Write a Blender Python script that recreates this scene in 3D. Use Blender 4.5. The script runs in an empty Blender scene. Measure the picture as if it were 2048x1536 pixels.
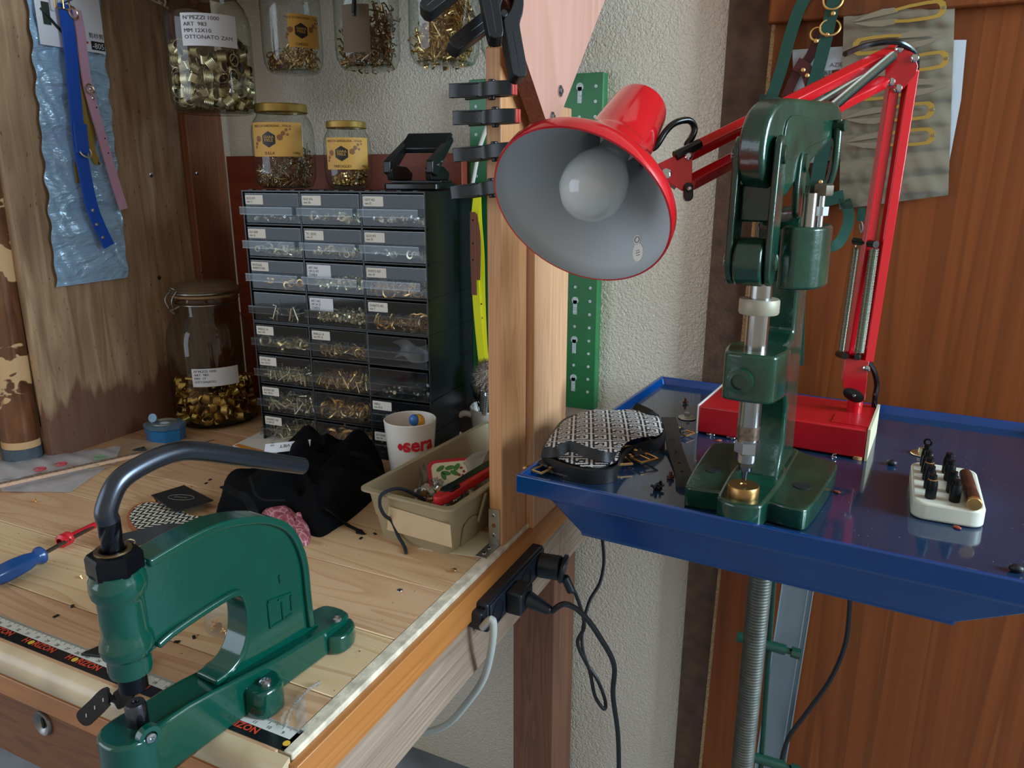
import bpy, math, random
from mathutils import Vector as V, Matrix as MX, Euler, Quaternion
pi = math.pi
R = random.Random(11)
SC = bpy.context.scene
COL = SC.collection
# ------------------------------------------------------------------ camera
F, PITCH, YAW, CZ = 1520.0, math.atan(416/1520.0), math.radians(25.4), 1.26
FW = V((-math.sin(YAW)*math.cos(PITCH), math.cos(YAW)*math.cos(PITCH), -math.sin(PITCH)))
RT = V((math.cos(YAW), math.sin(YAW), 0)); UP = RT.cross(FW)
cam = bpy.data.cameras.new('camera'); co = bpy.data.objects.new('camera', cam); COL.objects.link(co)
co.location = (0, 0, CZ); co.rotation_euler = (pi/2-PITCH, 0, YAW)
cam.sensor_width = 36; cam.lens = F/2048*36; cam.clip_start = .01
SC.camera = co
def A(u, v, x=None, y=None, z=None, d=None):
    """survey helper: where the sight line through a photo pixel meets a real plane"""
    r = FW+RT*((u-1024)/F)+UP*((768-v)/F)
    if x is not None: t = x/r.x
    elif y is not None: t = y/r.y
    elif z is not None: t = (z-CZ)/r.z
    else: t = d
    return V((0, 0, CZ))+r*t
# ------------------------------------------------------------------ materials
MATS = {}
def srgb(c):
    f = lambda x: x/12.92 if x <= .04045 else ((x+.055)/1.055)**2.4
    if isinstance(c, str): c = [int(c[i:i+2], 16)/255 for i in (0, 2, 4)]
    return tuple(f(x) for x in c[:3])+(1,)
class N:
    def __init__(s, name):
        s.m = bpy.data.materials.new(name); s.m.use_nodes = True
        s.t = s.m.node_tree; s.p = s.t.nodes['Principled BSDF']; s.out = s.t.nodes['Material Output']
    def n(s, typ, **k):
        o = s.t.nodes.new(typ)
        for a, b in k.items():
            if a.startswith('i_'):
                key = a[2:].replace('_', ' ')
                o.inputs[int(key) if key.isdigit() else key].default_value = b
            else: setattr(o, a, b)
        return o
    def l(s, a, b): s.t.links.new(a, b)
    def ramp(s, fac, stops):
        r = s.n('ShaderNodeValToRGB'); e = r.color_ramp.elements
        while len(e) < len(stops): e.new(.5)
        for q, (p, c) in zip(e, stops): q.position = p; q.color = srgb(c)
        s.l(fac, r.inputs[0]); return r.outputs[0]
    def coord(s, scale=(1, 1, 1), rot=(0, 0, 0), loc=(0, 0, 0)):
        t = s.n('ShaderNodeTexCoord'); m = s.n('ShaderNodeMapping')
        m.inputs['Scale'].default_value = scale; m.inputs['Rotation'].default_value = rot; m.inputs['Location'].default_value = loc
        s.l(t.outputs['Object'], m.inputs[0]); return m.outputs[0]
    def noise(s, vec, scale, detail=4, dist=0, rough=.5):
        o = s.n('ShaderNodeTexNoise'); o.inputs['Scale'].default_value = scale; o.inputs['Detail'].default_value = detail
        o.inputs['Distortion'].default_value = dist; o.inputs['Roughness'].default_value = rough
        if vec is not None: s.l(vec, o.inputs['Vector'])
        return o.outputs['Fac']
    def mix(s, f, a, b, mode='MIX'):
        o = s.n('ShaderNodeMix', data_type='RGBA', blend_type=mode)
        for sock, x in ((o.inputs[0], f), (o.inputs[6], a), (o.inputs[7], b)):
            if isinstance(x, (int, float)): sock.default_value = x
            elif isinstance(x, (tuple, str)): sock.default_value = srgb(x)
            else: s.l(x, sock)
        return o.outputs[2]
    def math(s, op, a, b=0.0):
        o = s.n('ShaderNodeMath', operation=op)
        for sock, x in zip(o.inputs, (a, b)):
            if isinstance(x, (int, float)): sock.default_value = x
            else: s.l(x, sock)
        return o.outputs[0]
    def bump(s, h, strength=.3, dist=.002):
        b = s.n('ShaderNodeBump'); b.inputs['Strength'].default_value = strength; b.inputs['Distance'].default_value = dist
        s.l(h, b.inputs['Height']); s.l(b.outputs[0], s.p.inputs['Normal']); s.l(b.outputs[0], s.p.inputs['Coat Normal'])
def mat(name, col='808080', rough=.5, metal=0, coat=0, var=0, vscale=30, bump=0, bscale=200, spec=.5, sheen=0, sss=0):
    if name in MATS: return MATS[name]
    n = N(name); p = n.p
    p.inputs['Base Color'].default_value = srgb(col); p.inputs['Roughness'].default_value = rough
    p.inputs['Metallic'].default_value = metal; p.inputs['Coat Weight'].default_value = coat; p.inputs['Coat Roughness'].default_value = .08
    p.inputs['Specular IOR Level'].default_value = spec
    if sheen: p.inputs['Sheen Weight'].default_value = sheen
    if sss: p.inputs['Subsurface Weight'].default_value = sss; p.inputs['Subsurface Scale'].default_value = .004
    if var or bump:
        c = n.coord()
        if var:
            f = n.noise(c, vscale, 5)
            a = srgb(col); lo = tuple(x*(1-var) for x in a[:3])+(1,); hi = tuple(min(1, x*(1+var)) for x in a[:3])+(1,)
            r = n.n('ShaderNodeValToRGB'); r.color_ramp.elements[0].position = .3; r.color_ramp.elements[1].position = .7
            r.color_ramp.elements[0].color = lo; r.color_ramp.elements[1].color = hi
            n.l(f, r.inputs[0]); n.l(r.outputs[0], p.inputs['Base Color'])
        if bump: n.bump(n.noise(c, bscale, 3), bump, .002)
    MATS[name] = n.m; return n.m
def wood(name, c1, c2, c3, axis='x', ring=14, rough=.6, stretch=.06, fine=260, coat=0, knots=None, seed=0, contrast=1.0):
    if name in MATS: return MATS[name]
    n = N(name); sc = [1, 1, 1]; sc['xyz'.index(axis)] = stretch
    c = n.coord(tuple(sc), loc=(seed, seed*.7, seed*.3))
    g = n.noise(c, ring, 3, 1.6); w = n.math('MULTIPLY', g, 9.0); w = n.math('FRACT', w)
    big = n.ramp(w, [(0, c1), (.55, c2), (.9, c3), (1, c1)])
    broad = n.noise(c, ring*.5, 2); col = n.mix(n.math('MULTIPLY', broad, .9), big, c1)
    sc2 = [1, 1, 1]; sc2['xyz'.index(axis)] = .02
    f = n.noise(n.coord(tuple(sc2)), fine, 4)
    col = n.mix(n.math('MULTIPLY', n.ramp(f, [(.35, '000000'), (.75, 'ffffff')]), .35*contrast), col, c3)
    if knots:
        vo = n.n('ShaderNodeTexVoronoi'); vo.inputs['Scale'].default_value = knots
        sc3 = [1, 1, 1]; sc3['xyz'.index(axis)] = .55
        n.l(n.coord(tuple(sc3), loc=(seed+.31, .17, .4)), vo.inputs['Vector'])
        col = n.mix(n.ramp(vo.outputs['Distance'], [(.05, 'ffffff'), (.13, '000000')]), col, '5a3418')
    n.l(col, n.p.inputs['Base Color']); n.p.inputs['Roughness'].default_value = rough; n.p.inputs['Coat Weight'].default_value = coat
    n.bump(f, .15, .001); MATS[name] = n.m; return n.m
def glass(name, tint='f4f8f6', edge='b4c2bd', rough=.02, haze=0, hazecol='c8d4dc', refl=1.0):
    """thin clear sheet: lets light straight through, mirrors by Fresnel, a little darker towards grazing"""
    if name in MATS: return MATS[name]
    n = N(name); t = n.t; t.nodes.remove(n.p)
    lw = n.n('ShaderNodeLayerWeight'); lw.inputs[0].default_value = .5
    fc = n.math('POWER', lw.outputs['Facing'], 4.0)
    tr = n.n('ShaderNodeBsdfTransparent'); n.l(n.mix(fc, tint, edge), tr.inputs[0])
    gl = n.n('ShaderNodeBsdfGlossy'); gl.inputs['Roughness'].default_value = rough
    fr = n.math('ADD', n.math('MULTIPLY', n.math('POWER', lw.outputs['Facing'], 5.0), .9), .05)
    sh = n.n('ShaderNodeMixShader'); n.l(n.math('MULTIPLY', fr, refl), sh.inputs[0]); n.l(tr.outputs[0], sh.inputs[1]); n.l(gl.outputs[0], sh.inputs[2])
    last = sh
    if haze:
        df = n.n('ShaderNodeBsdfDiffuse'); df.inputs[0].default_value = srgb(hazecol)
        s2 = n.n('ShaderNodeMixShader'); s2.inputs[0].default_value = haze
        n.l(sh.outputs[0], s2.inputs[1]); n.l(df.outputs[0], s2.inputs[2]); last = s2
    n.l(last.outputs[0], n.out.inputs[0]); MATS[name] = n.m; return n.m
# ------------------------------------------------------------------ mesh builder
def frame(o, x=None, y=None, z=None):
    """matrix at o; give two axes (third derived)"""
    if z is None: x = V(x).normalized(); y = V(y); z = x.cross(y).normalized(); y = z.cross(x)
    elif x is None: z = V(z).normalized(); y = V(y); x = y.cross(z).normalized(); y = z.cross(x)
    else: z = V(z).normalized(); x = V(x); y = z.cross(x).normalized(); x = y.cross(z)
    m = MX((x, y, z)).transposed().to_4x4(); m.translation = V(o); return m
def axis(o, d):
    d = V(d).normalized(); h = V((1, 0, 0)) if abs(d.x) < .9 else V((0, 1, 0))
    return frame(o, x=h, z=d)
WM = {}
class MB:
    def __init__(s): s.v = []; s.f = []; s.mi = []
    def add(s, vs, fs, M=None, mi=0):
        b = len(s.v); s.v += [tuple(M @ V(p)) if M else tuple(p) for p in vs]
        s.f += [tuple(i+b for i in f) for f in fs]; s.mi += [mi]*len(fs); return s
    def box(s, x0, x1, y0, y1, z0, z1, M=None, mi=0, taper=(0, 0)):
        tx, ty = taper
        vs = [(x0, y0, z0), (x1, y0, z0), (x1, y1, z0), (x0, y1, z0), (x0+tx, y0+ty, z1), (x1-tx, y0+ty, z1), (x1-tx, y1-ty, z1), (x0+tx, y1-ty, z1)]
        return s.add(vs, [(3, 2, 1, 0), (4, 5, 6, 7), (0, 1, 5, 4), (1, 2, 6, 5), (2, 3, 7, 6), (3, 0, 4, 7)], M, mi)
    def lathe(s, prof, M=None, n=24, mi=0, a0=0, ph=0):
        vs = []; fs = []
        for r, z in prof:
            for k in range(n):
                a = 2*pi*k/n+ph; vs.append((r*math.cos(a), r*math.sin(a), z))
        for j in range(len(prof)-1):
            for k in range(n):
                a, b = j*n+k, j*n+(k+1) % n; fs.append((a, b, b+n, a+n))
        return s.add(vs, fs, M, mi)
    def cyl(s, p0, p1, r0, r1=None, n=16, mi=0, ph=0):
        p0, p1 = V(p0), V(p1); r1 = r0 if r1 is None else r1; L = (p1-p0).length
        return s.lathe([(0.00001, 0), (r0, 0), (r1, L), (0.00001, L)], axis(p0, p1-p0), n, mi, ph=ph)
    def tube(s, pts, r, n=8, closed=False, mi=0):
        pts = [V(p) for p in pts]; k = len(pts); rr = r if isinstance(r, (list, tuple)) else [r]*k
        tg = []
        for i in range(k):
            a = pts[i-1] if i or closed else pts[i]; b = pts[(i+1) % k] if i < k-1 or closed else pts[i]
            tg.append((b-a).normalized())
        nr = V((0, 0, 1)) if abs(tg[0].z) < .9 else V((1, 0, 0)); nr = (nr-tg[0]*nr.dot(tg[0])).normalized()
        vs = []; fs = []
        for i in range(k):
            nr = nr-tg[i]*nr.dot(tg[i]); nr.normalize(); bn = tg[i].cross(nr)
            for j in range(n):
                a = 2*pi*j/n; vs.append(pts[i]+(nr*math.cos(a)+bn*math.sin(a))*rr[i])
        for i in range(k if closed else k-1):
            for j in range(n):
                a, b = i*n+j, i*n+(j+1) % n; c, d = ((i+1) % k)*n+j, ((i+1) % k)*n+(j+1) % n
                fs.append((a, b, d, c))
        if not closed: fs += [tuple(reversed(range(n))), tuple((k-1)*n+j for j in range(n))]
        return s.add(vs, fs, None, mi)
    def prism(s, poly, h0, h1, M=None, mi=0):
        n = len(poly); ar = sum(poly[i][0]*poly[(i+1) % n][1]-poly[(i+1) % n][0]*poly[i][1] for i in range(n))
        if ar < 0: poly = poly[::-1]
        vs = [(p[0], p[1], h0) for p in poly]+[(p[0], p[1], h1) for p in poly]
        fs = [tuple(range(n-1, -1, -1)), tuple(range(n, 2*n))]+[(i, (i+1) % n, (i+1) % n+n, i+n) for i in range(n)]
        return s.add(vs, fs, M, mi)
    def torus(s, c, ax, Rr, r, n=20, m=6, mi=0, sx=1.0, a0=0, a1=2*pi):
        M = axis(c, ax); full = abs(a1-a0-2*pi) < 1e-6; k = n if full else n+1
        return s.tube([M @ V((Rr*sx*math.cos(a0+(a1-a0)*i/n), Rr*math.sin(a0+(a1-a0)*i/n), 0)) for i in range(k)], r, m, full, mi)
    def sphere(s, c, r, sc=(1, 1, 1), n=16, m=10, mi=0, M=None):
        pr = [(max(1e-5, math.sin(pi*i/m)), -math.cos(pi*i/m)) for i in range(m+1)]
        T = MX.Translation(V(c)) if M is None else M
        return s.lathe(pr, T @ MX.Diagonal((r*sc[0], r*sc[1], r*sc[2], 1)), n, mi)
    def grid(s, fn, nu, nv, thick=0, mi=0, mfn=None):
        """surface fn(a,b)->point a,b in 0..1 ; optional thickness along -normal; mfn(a,b)->material index"""
        P = [[V(fn(i/nu, j/nv)) for j in range(nv+1)] for i in range(nu+1)]
        b = len(s.v); W = nv+1
        for row in P: s.v += [tuple(p) for p in row]
        for i in range(nu):
            for j in range(nv):
                s.f.append((b+i*W+j, b+(i+1)*W+j, b+(i+1)*W+j+1, b+i*W+j+1)); s.mi.append(mfn((i+.5)/nu, (j+.5)/nv) if mfn else mi)
        if thick:
            b2 = len(s.v)
            for i in range(nu+1):
                for j in range(nv+1):
                    a = P[min(i+1, nu)][j]-P[max(i-1, 0)][j]; c = P[i][min(j+1, nv)]-P[i][max(j-1, 0)]
                    s.v.append(tuple(P[i][j]-a.cross(c).normalized()*thick))
            for i in range(nu):
                for j in range(nv):
                    s.f.append((b2+i*W+j+1, b2+(i+1)*W+j+1, b2+(i+1)*W+j, b2+i*W+j)); s.mi.append(mi)
            rim = [(i, 0) for i in range(nu)]+[(nu, j) for j in range(nv)]+[(i, nv) for i in range(nu, 0, -1)]+[(0, j) for j in range(nv, 0, -1)]
            for q in range(len(rim)):
                (i, j), (k, l) = rim[q], rim[(q+1) % len(rim)]
                s.f.append((b+k*W+l, b+i*W+j, b2+i*W+j, b2+k*W+l)); s.mi.append(mi)
        return s
    def ribbon(s, pts, side, w, t, mi=0, smooth=4, taper=None):
        """flat strap along pts; side = width direction(s)"""
        pts = spline(pts, smooth) if smooth else [V(p) for p in pts]; k = len(pts)
        sd = side if callable(side) else (lambda u: V(side))
        vs = []; fs = []
        for i in range(k):
            tg = (pts[min(i+1, k-1)]-pts[max(i-1, 0)]).normalized(); d = V(sd(i/(k-1))); d = (d-tg*d.dot(tg)).normalized(); nn = tg.cross(d)
            ww = w*(taper(i/(k-1)) if taper else 1)/2
            for a, b in ((-1, -1), (1, -1), (1, 1), (-1, 1)): vs.append(pts[i]+d*ww*a+nn*t/2*b)
        for i in range(k-1):
            for j in range(4):
                a, b = i*4+j, i*4+(j+1) % 4; fs.append((a, b, b+4, a+4))
        fs += [(3, 2, 1, 0), tuple((k-1)*4+j for j in range(4))]
        return s.add(vs, fs, None, mi)
    def mesh(s, name, mats, smooth=40, pre=None):
        me = bpy.data.meshes.new(name)
        vs = [pre @ V(p) for p in s.v] if pre else s.v
        me.from_pydata([tuple(p) for p in vs], [], s.f)
        for m in (mats if isinstance(mats, (list, tuple)) else [mats]): me.materials.append(m.m if isinstance(m, N) else m)
        me.polygons.foreach_set('material_index', s.mi)
        if smooth:
            me.polygons.foreach_set('use_smooth', [True]*len(s.f)); me.update(); me.set_sharp_from_angle(angle=math.radians(smooth))
        me.validate(); me.update(); return me
    def build(s, name, mats, parent=None, world=True, smooth=40, bevel=0, seg=2):
        """world=True: the points are world points, brought into the parent's space"""
        pre = WM[parent.name].inverted() if (parent is not None and world) else None
        return link(name, s.mesh(name, mats, smooth, pre), parent, bevel, seg)
def link(name, me, parent=None, bevel=0, seg=2, M=None):
    o = bpy.data.objects.new(name, me); COL.objects.link(o)
    if parent is not None: o.parent = parent
    if M is not None: o.matrix_local = M
    WM[o.name] = (WM[parent.name] if parent is not None else MX()) @ (M if M is not None else MX())
    if bevel:
        b = o.modifiers.new('bevel', 'BEVEL'); b.width = bevel; b.segments = seg; b.limit_method = 'ANGLE'; b.angle_limit = math.radians(40)
        if hasattr(b, 'harden_normals'): b.harden_normals = False
    return o
def tag(o, label, cat=None, group=None, kind=None):
    o['label'] = label
    if cat: o['category'] = cat
    if group: o['group'] = group
    if kind: o['kind'] = kind
    return o
def thing(name, label, cat, at=(0, 0, 0), rz=0, group=None, M=None, kind=None):
    o = bpy.data.objects.new(name, None); COL.objects.link(o); o.empty_display_size = .02
    m = M if M is not None else MX.Translation(V(at)) @ MX.Rotation(rz, 4, 'Z')
    o.matrix_world = m; WM[o.name] = m.copy(); return tag(o, label, cat, group, kind)
def solo(mb, name, mats, label, cat, at, group=None, kind=None, **k):
    """a thing that is one mesh with its origin at its base (mb in world points)"""
    T = MX.Translation(V(at)); sm = k.pop('smooth', 40)
    o = link(name, mb.mesh(name, mats, sm, T.inverted()), None, M=T, **k); return tag(o, label, cat, group, kind)
def clone(o, M, label=None, group=None):
    """a thing with its parts and sub-parts"""
    c = o.copy(); COL.objects.link(c); c.matrix_world = M; WM[c.name] = M.copy()
    if label: c['label'] = label
    if group: c['group'] = group
    for ch in list(o.children):
        d = ch.copy(); COL.objects.link(d); d.parent = c
        for g in ch.children:
            e = g.copy(); COL.objects.link(e); e.parent = d
    return c
def spline(pts, n=6, closed=False):
    pts = [V(p) for p in pts]; k = len(pts); out = []
    if k < 3 and not closed: return [pts[0].lerp(pts[-1], i/n) for i in range(n+1)]
    for i in range(k if closed else k-1):
        p0, p1, p2, p3 = (pts[(i-1) % k], pts[i], pts[(i+1) % k], pts[(i+2) % k]) if closed else (pts[max(i-1, 0)], pts[i], pts[i+1], pts[min(i+2, k-1)])
        for j in range(n):
            t = j/n; out.append(.5*((2*p1)+(p2-p0)*t+(2*p0-5*p1+4*p2-p3)*t*t+(3*p1-p0-3*p2+p3)*t**3))
    if not closed: out.append(pts[-1])
    return out
def sp2(pts, n=5, closed=True): return [(p.x, p.y) for p in spline([(a, b, 0) for a, b in pts], n, closed)]
def text(s, size, m, parent, M, name='lettering', align='LEFT', bend=None, world=True, sx=1, lead=1, bold=0):
    """lettering as a flat mesh in the xy plane of M; bend=r wraps it round a vertical cylinder of that radius"""
    cu = bpy.data.curves.new(name, 'FONT'); cu.body = s; cu.size = size; cu.align_x = align; cu.resolution_u = 2; cu.space_line = lead; cu.offset = bold
    to = bpy.data.objects.new(name, cu); me = bpy.data.meshes.new_from_object(to); bpy.data.objects.remove(to)
    me.name = name; me.materials.clear(); me.materials.append(m)
    for v in me.vertices:
        p = V((v.co.x*sx, v.co.y, 0))
        if bend: p = V((bend*math.sin(p.x/bend), p.y, bend*math.cos(p.x/bend)-bend))
        p = M @ p
        if world and parent is not None: p = WM[parent.name].inverted() @ p
        v.co = p
    me.update(); return link(name, me, parent)
def rr(w, h, r, n=4, cx=0, cy=0):
    out = []
    for sx, sy, a in ((1, 1, 0), (-1, 1, 90), (-1, -1, 180), (1, -1, 270)):
        for i in range(n+1):
            t = math.radians(a+90*i/n); out.append((cx+sx*(w/2-r)+r*math.cos(t), cy+sy*(h/2-r)+r*math.sin(t)))
    return out
def Rz(a): return MX.Rotation(a, 4, 'Z')
def T(*p): return MX.Translation(V(p))
def rndrot(rng=None):
    g = rng or R; return Euler((g.uniform(0, 6.3), g.uniform(0, 6.3), g.uniform(0, 6.3))).to_matrix().to_4x4()
# ================================================================== SETTING
def plaster():
    n = N('rough_plaster'); c = n.coord()
    a = n.noise(c, 230, 3, .5); b = n.noise(c, 520, 2)
    h = n.math('ADD', a, n.math('MULTIPLY', b, .35)); n.bump(h, .75, .004)
    st = n.noise(c, 3, 4); n.l(n.ramp(st, [(.3, 'd4c8b4'), (.7, 'e2d7c4')]), n.p.inputs['Base Color'])
    n.p.inputs['Roughness'].default_value = .27; n.p.inputs['Specular IOR Level'].default_value = .8; n.p.inputs['Coat Weight'].default_value = .5; n.p.inputs['Coat Roughness'].default_value = .16; return n.m
PL = plaster()
def struct(mb, name, m, label=None, **k):
    o = mb.build(name, m, None, **k); o['kind'] = 'structure'
    if label: o['label'] = label
    return o
WY = 1.22
struct(MB().box(-2.2, 2.0, WY, WY+.12, 0, 2.6), 'wall_back', PL, 'rough white plaster wall behind the bench')
struct(MB().box(-2.2, 2.0, -1.6, WY, -.06, 0), 'floor', mat('concrete', '7d858c', .7, var=.25, vscale=9, bump=.2), 'grey concrete floor')
TR = mat('dark_brown_rough', '543c2c', .75, var=.35, vscale=40, bump=.5, bscale=180)
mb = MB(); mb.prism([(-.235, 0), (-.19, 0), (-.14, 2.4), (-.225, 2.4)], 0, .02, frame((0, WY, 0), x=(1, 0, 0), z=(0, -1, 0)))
struct(mb, 'brown_strip_1', TR, 'dark brown upright strip between plaster and laminate panel')  # plain dark brown strip filling the band between plaster and panel
CH = wood('cherry_laminate', '85461f', '783d1a', '5a2d13', 'z', 5, .45, .03, 150)
CH.node_tree.nodes['Principled BSDF'].inputs['Specular IOR Level'].default_value = .25
pm = frame((0, 1.205, 0), x=(1, 0, 0), z=(0, -1, 0))
pan = thing('laminate_panel', 'tall cherry wood laminate panel standing behind the blue tray', 'panel', (-.18, 1.205, 0))
MB().prism([(-.186, 0), (1.0, 0), (1.0, 2.2), (-.15, 2.2)], 0, .012, pm).build('board', CH, pan)
CB = mat('chipboard', 'b89a70', .9, var=.45, vscale=400, bump=.6, bscale=400)
MB().prism([(-.192, 0), (-.186, 0), (-.15, 2.2), (-.156, 2.2)], 0, .006, pm).build('raw_edge', CB, pan)
q = A(1546, 47, y=1.18); q2 = A(1975, 22, y=1.18)
mb = MB().prism([(-.172, q.z), (1.0, q.z+.004), (1.0, q.z+.12), (-.168, q.z+.12)], .012, .026, pm); mb.build('top_rail', CH, pan, bevel=.003)
# ================================================================== WORKBENCH
PY = [.39, .467, .567, .669, .772, .875, .978, 1.08, 1.19]
def plankmat():
    n = N('pine_planks'); t = n.n('ShaderNodeTexCoord'); sx = n.n('ShaderNodeSeparateXYZ'); n.l(t.outputs['Object'], sx.inputs[0])
    idx = n.math('FLOOR', n.math('DIVIDE', n.math('SUBTRACT', sx.outputs[1], .467-.4-.1024), .1024))
    wn = n.n('ShaderNodeTexWhiteNoise', noise_dimensions='1D'); n.l(n.math('ADD', idx, 3.0), wn.inputs['W'])
    off = n.n('ShaderNodeCombineXYZ'); n.l(n.math('MULTIPLY', wn.outputs[0], 7.0), off.inputs[0]); n.l(n.math('MULTIPLY', wn.outputs[0], 3.0), off.inputs[2])
    ad = n.n('ShaderNodeVectorMath', operation='ADD'); n.l(t.outputs['Object'], ad.inputs[0]); n.l(off.outputs[0], ad.inputs[1])
    mp = n.n('ShaderNodeMapping'); mp.inputs['Scale'].default_value = (.09, 1, 1); n.l(ad.outputs[0], mp.inputs[0])
    w = n.math('FRACT', n.math('MULTIPLY', n.noise(mp.outputs[0], 11, 3, 1.2), 9))
    g = n.ramp(w, [(0, 'dfc6a4'), (.5, 'd7ba92'), (.9, 'bf966c'), (1, 'dfc6a4')])
    g = n.mix(n.math('MULTIPLY', n.noise(mp.outputs[0], 5, 2), .8), g, 'e2caa8')
    g = n.mix(.55, g, n.ramp(wn.outputs[0], [(0, 'f4e6cc'), (.4, 'e2bc9c'), (.75, 'd2a284'), (1, 'eed8b8')]), 'MULTIPLY')
    vo = n.n('ShaderNodeTexVoronoi'); vo.inputs['Scale'].default_value = 6.5; mp2 = n.n('ShaderNodeMapping'); mp2.inputs['Scale'].default_value = (.6, 1, 1)
    n.l(ad.outputs[0], mp2.inputs[0]); n.l(mp2.outputs[0], vo.inputs['Vector'])
    g = n.mix(n.ramp(vo.outputs['Distance'], [(.03, 'ffffff'), (.1, '000000')]), g, '6b3f22')
    dirt = n.noise(t.outputs['Object'], 26, 6, rough=.7); g = n.mix(n.ramp(dirt, [(.62, '000000'), (.74, '8a8a8a')]), g, '7d5b3c')
    sp = n.noise(t.outputs['Object'], 190, 2); g = n.mix(n.ramp(sp, [(.72, '000000'), (.76, 'ffffff')]), g, '4a3424')
    n.l(g, n.p.inputs['Base Color']); n.p.inputs['Roughness'].default_value = .55; n.bump(w, .08, .001); return n.m
bench = thing('workbench', 'wooden workbench with a pine plank top and white edge strip', 'workbench', (-.9, .4, 0))
mb = MB()
for a, b in zip(PY, PY[1:]): mb.box(-1.75, -.403, a+.0006, b-.0006, .76, .8)
PKM = plankmat()
def planktop():
    return mb.build('tabletop', PKM, bench, bevel=.0008, seg=1)
planktop()
WP = mat('chipped_white_paint', 'd8ccb4', .55, var=.3, vscale=60, bump=.3)
mb = MB().box(-.403, -.388, .395, 1.0, .77, .8006); mb.build('edge_strip', WP, bench, bevel=.0015)
OR = wood('varnished_edge', 'bd7a3c', 'b37034', '985926', 'y', 10, .45, .05, coat=.2)
OX = wood('varnished_front_edge', 'b57a45', 'ab7040', '8a5730', 'x', 10, .45, .05, coat=.2)
MB().box(-.388, -.379, .39, 1.0, .757, .795).build('side_lath', OR, bench, bevel=.001)
pr = [(0, 0), (0, -.004)]+[(-.010*math.sin(t), -.012*(1-math.cos(t))) for t in ()]
prof = [(.392, .766), (.392, .8), (.389, .7995), (.383, .797), (.379, .792), (.3775, .784), (.379, .776), (.383, .769), (.386, .766)]
MB().prism(prof, -1.75, -.388, frame((0, 0, 0), x=(0, 1, 0), y=(0, 0, 1))).build('front_nosing', mat('pale_nosing', 'cdb894', .4, var=.22, vscale=14, coat=.2), bench)
MB().box(-1.75, -.388, .383, .395, .742, .766).build('front_lath', OX, bench, bevel=.001)
GW = wood('weathered_beam', 'a8907c', '9a806a', '6f5a4a', 'y', 16, .8, .05, 330, contrast=2)
MB().box(-.405, -.385, .40, 1.12, .676, .757).build('side_beam', GW, bench, bevel=.001)
DW = wood('dark_drawer_front', '84522c', '754726', '58341b', 'x', 12, .5, .06, 300, contrast=1.6)
dr = MB().box(-1.75, -.405, .39, .41, .655, .742).build('drawer', DW, bench, bevel=.0015)
q = A(87, 1445, y=.389); es = MB().lathe([(.0055, -.001), (.0075, .0015), (.0115, .003), (.0125, .0012), (.0125, -.001)], frame(q, x=(1, 0, 0), z=(0, -1, 0)) @ MX.Diagonal((1, 1.15, 1, 1)), 24)
e = es.build('lock_plate', mat('dull_steel', '8a8a88', .35, .9), dr)
MB().prism(rr(.004, .013, .0018), .0002, .0012, frame(q, x=(1, 0, 0), z=(0, -1, 0))).build('keyhole', mat('black_void', '050505', .9), dr)
LW = wood('reddish_leg', '744932', '68402a', '4c2e1c', 'z', 14, .65, .05, 260)
MB().box(-.52, -.44, 1.10, 1.2, 0, .757).build('leg', LW, bench, bevel=.002)
MB().box(-1.72, -1.63, .42, .50, 0, .757).build('leg', LW, bench, bevel=.002)
MB().box(-1.72, -1.63, 1.10, 1.2, 0, .757).build('leg', LW, bench, bevel=.002)
MB().box(-.47, -.405, .415, .46, 0, .70).build('leg', LW, bench, bevel=.002)
# ruler tape stuck along the front edge
rl0, rl1 = -1.5, -.397; ry0, ry1 = .395, .4205
rul = thing('measuring_tape', 'white and black measuring tape stuck along the front edge of the bench', 'measuring tape', (-.9, .41, .8))
MB().box(rl0, rl1, ry0+.0125, ry1, .8, .8006).build('scale', mat('tape_white', 'd9dbd2', .3), rul)
MB().box(rl0, rl1, ry0, ry0+.0125, .8, .8006).build('black_band', mat('tape_black', '17191c', .25), rul)
K = mat('ink_black', '14161a', .6); mb = MB()
x = rl1-.004; i = 0
while x > -1.0:
    h = .006 if i % 10 == 0 else (.0045 if i % 5 == 0 else .003)
    mb.box(x-.00018, x+.00018, ry1-h, ry1-.0004, .8006, .8008); x -= .001*1.5; i += 1
mb.build('tick_marks', K, rul, smooth=0)
RD = mat('tape_orange_print', 'd8482c', .5); YL = mat('tape_yellow_dot', 'e5b93a', .5); nm = 10
dots = [A(u, v, z=.8).x for u, v in ((574, 1487), (345, 1396), (244, 1356), (152, 1319), (66, 1284))]
dots.insert(1, (dots[0]+dots[1])/2); stp = dots[-2]-dots[-1]
for k in range(3): dots.append(dots[-1]-stp)
for k, x in enumerate(dots):
    MB().lathe([(.00001, .0002), (.0032, .0002), (.0032, 0)], T(x, ry0+.0078, .8006), 18).build('yellow_dot', YL, rul, smooth=0)
    if k: text('RIZON', .0098, RD, rul, frame((x+.0042, ry0+.0048, .8009), x=(1, 0, 0), y=(0, 1, 0)), sx=1.05, bold=.0003); text('H', .0098, RD, rul, frame((x-.0042, ry0+.0048, .8009), x=(1, 0, 0), y=(0, 1, 0)), align='RIGHT', sx=1.05, bold=.0003)
for k in range(40):
    x = -.412-k*.0155
    text(str(k+9), .0050, K, rul, frame((x, ry0+.0145, .8009), x=(1, 0, 0), y=(0, 1, 0)), name='numeral', align='CENTER')
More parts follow.
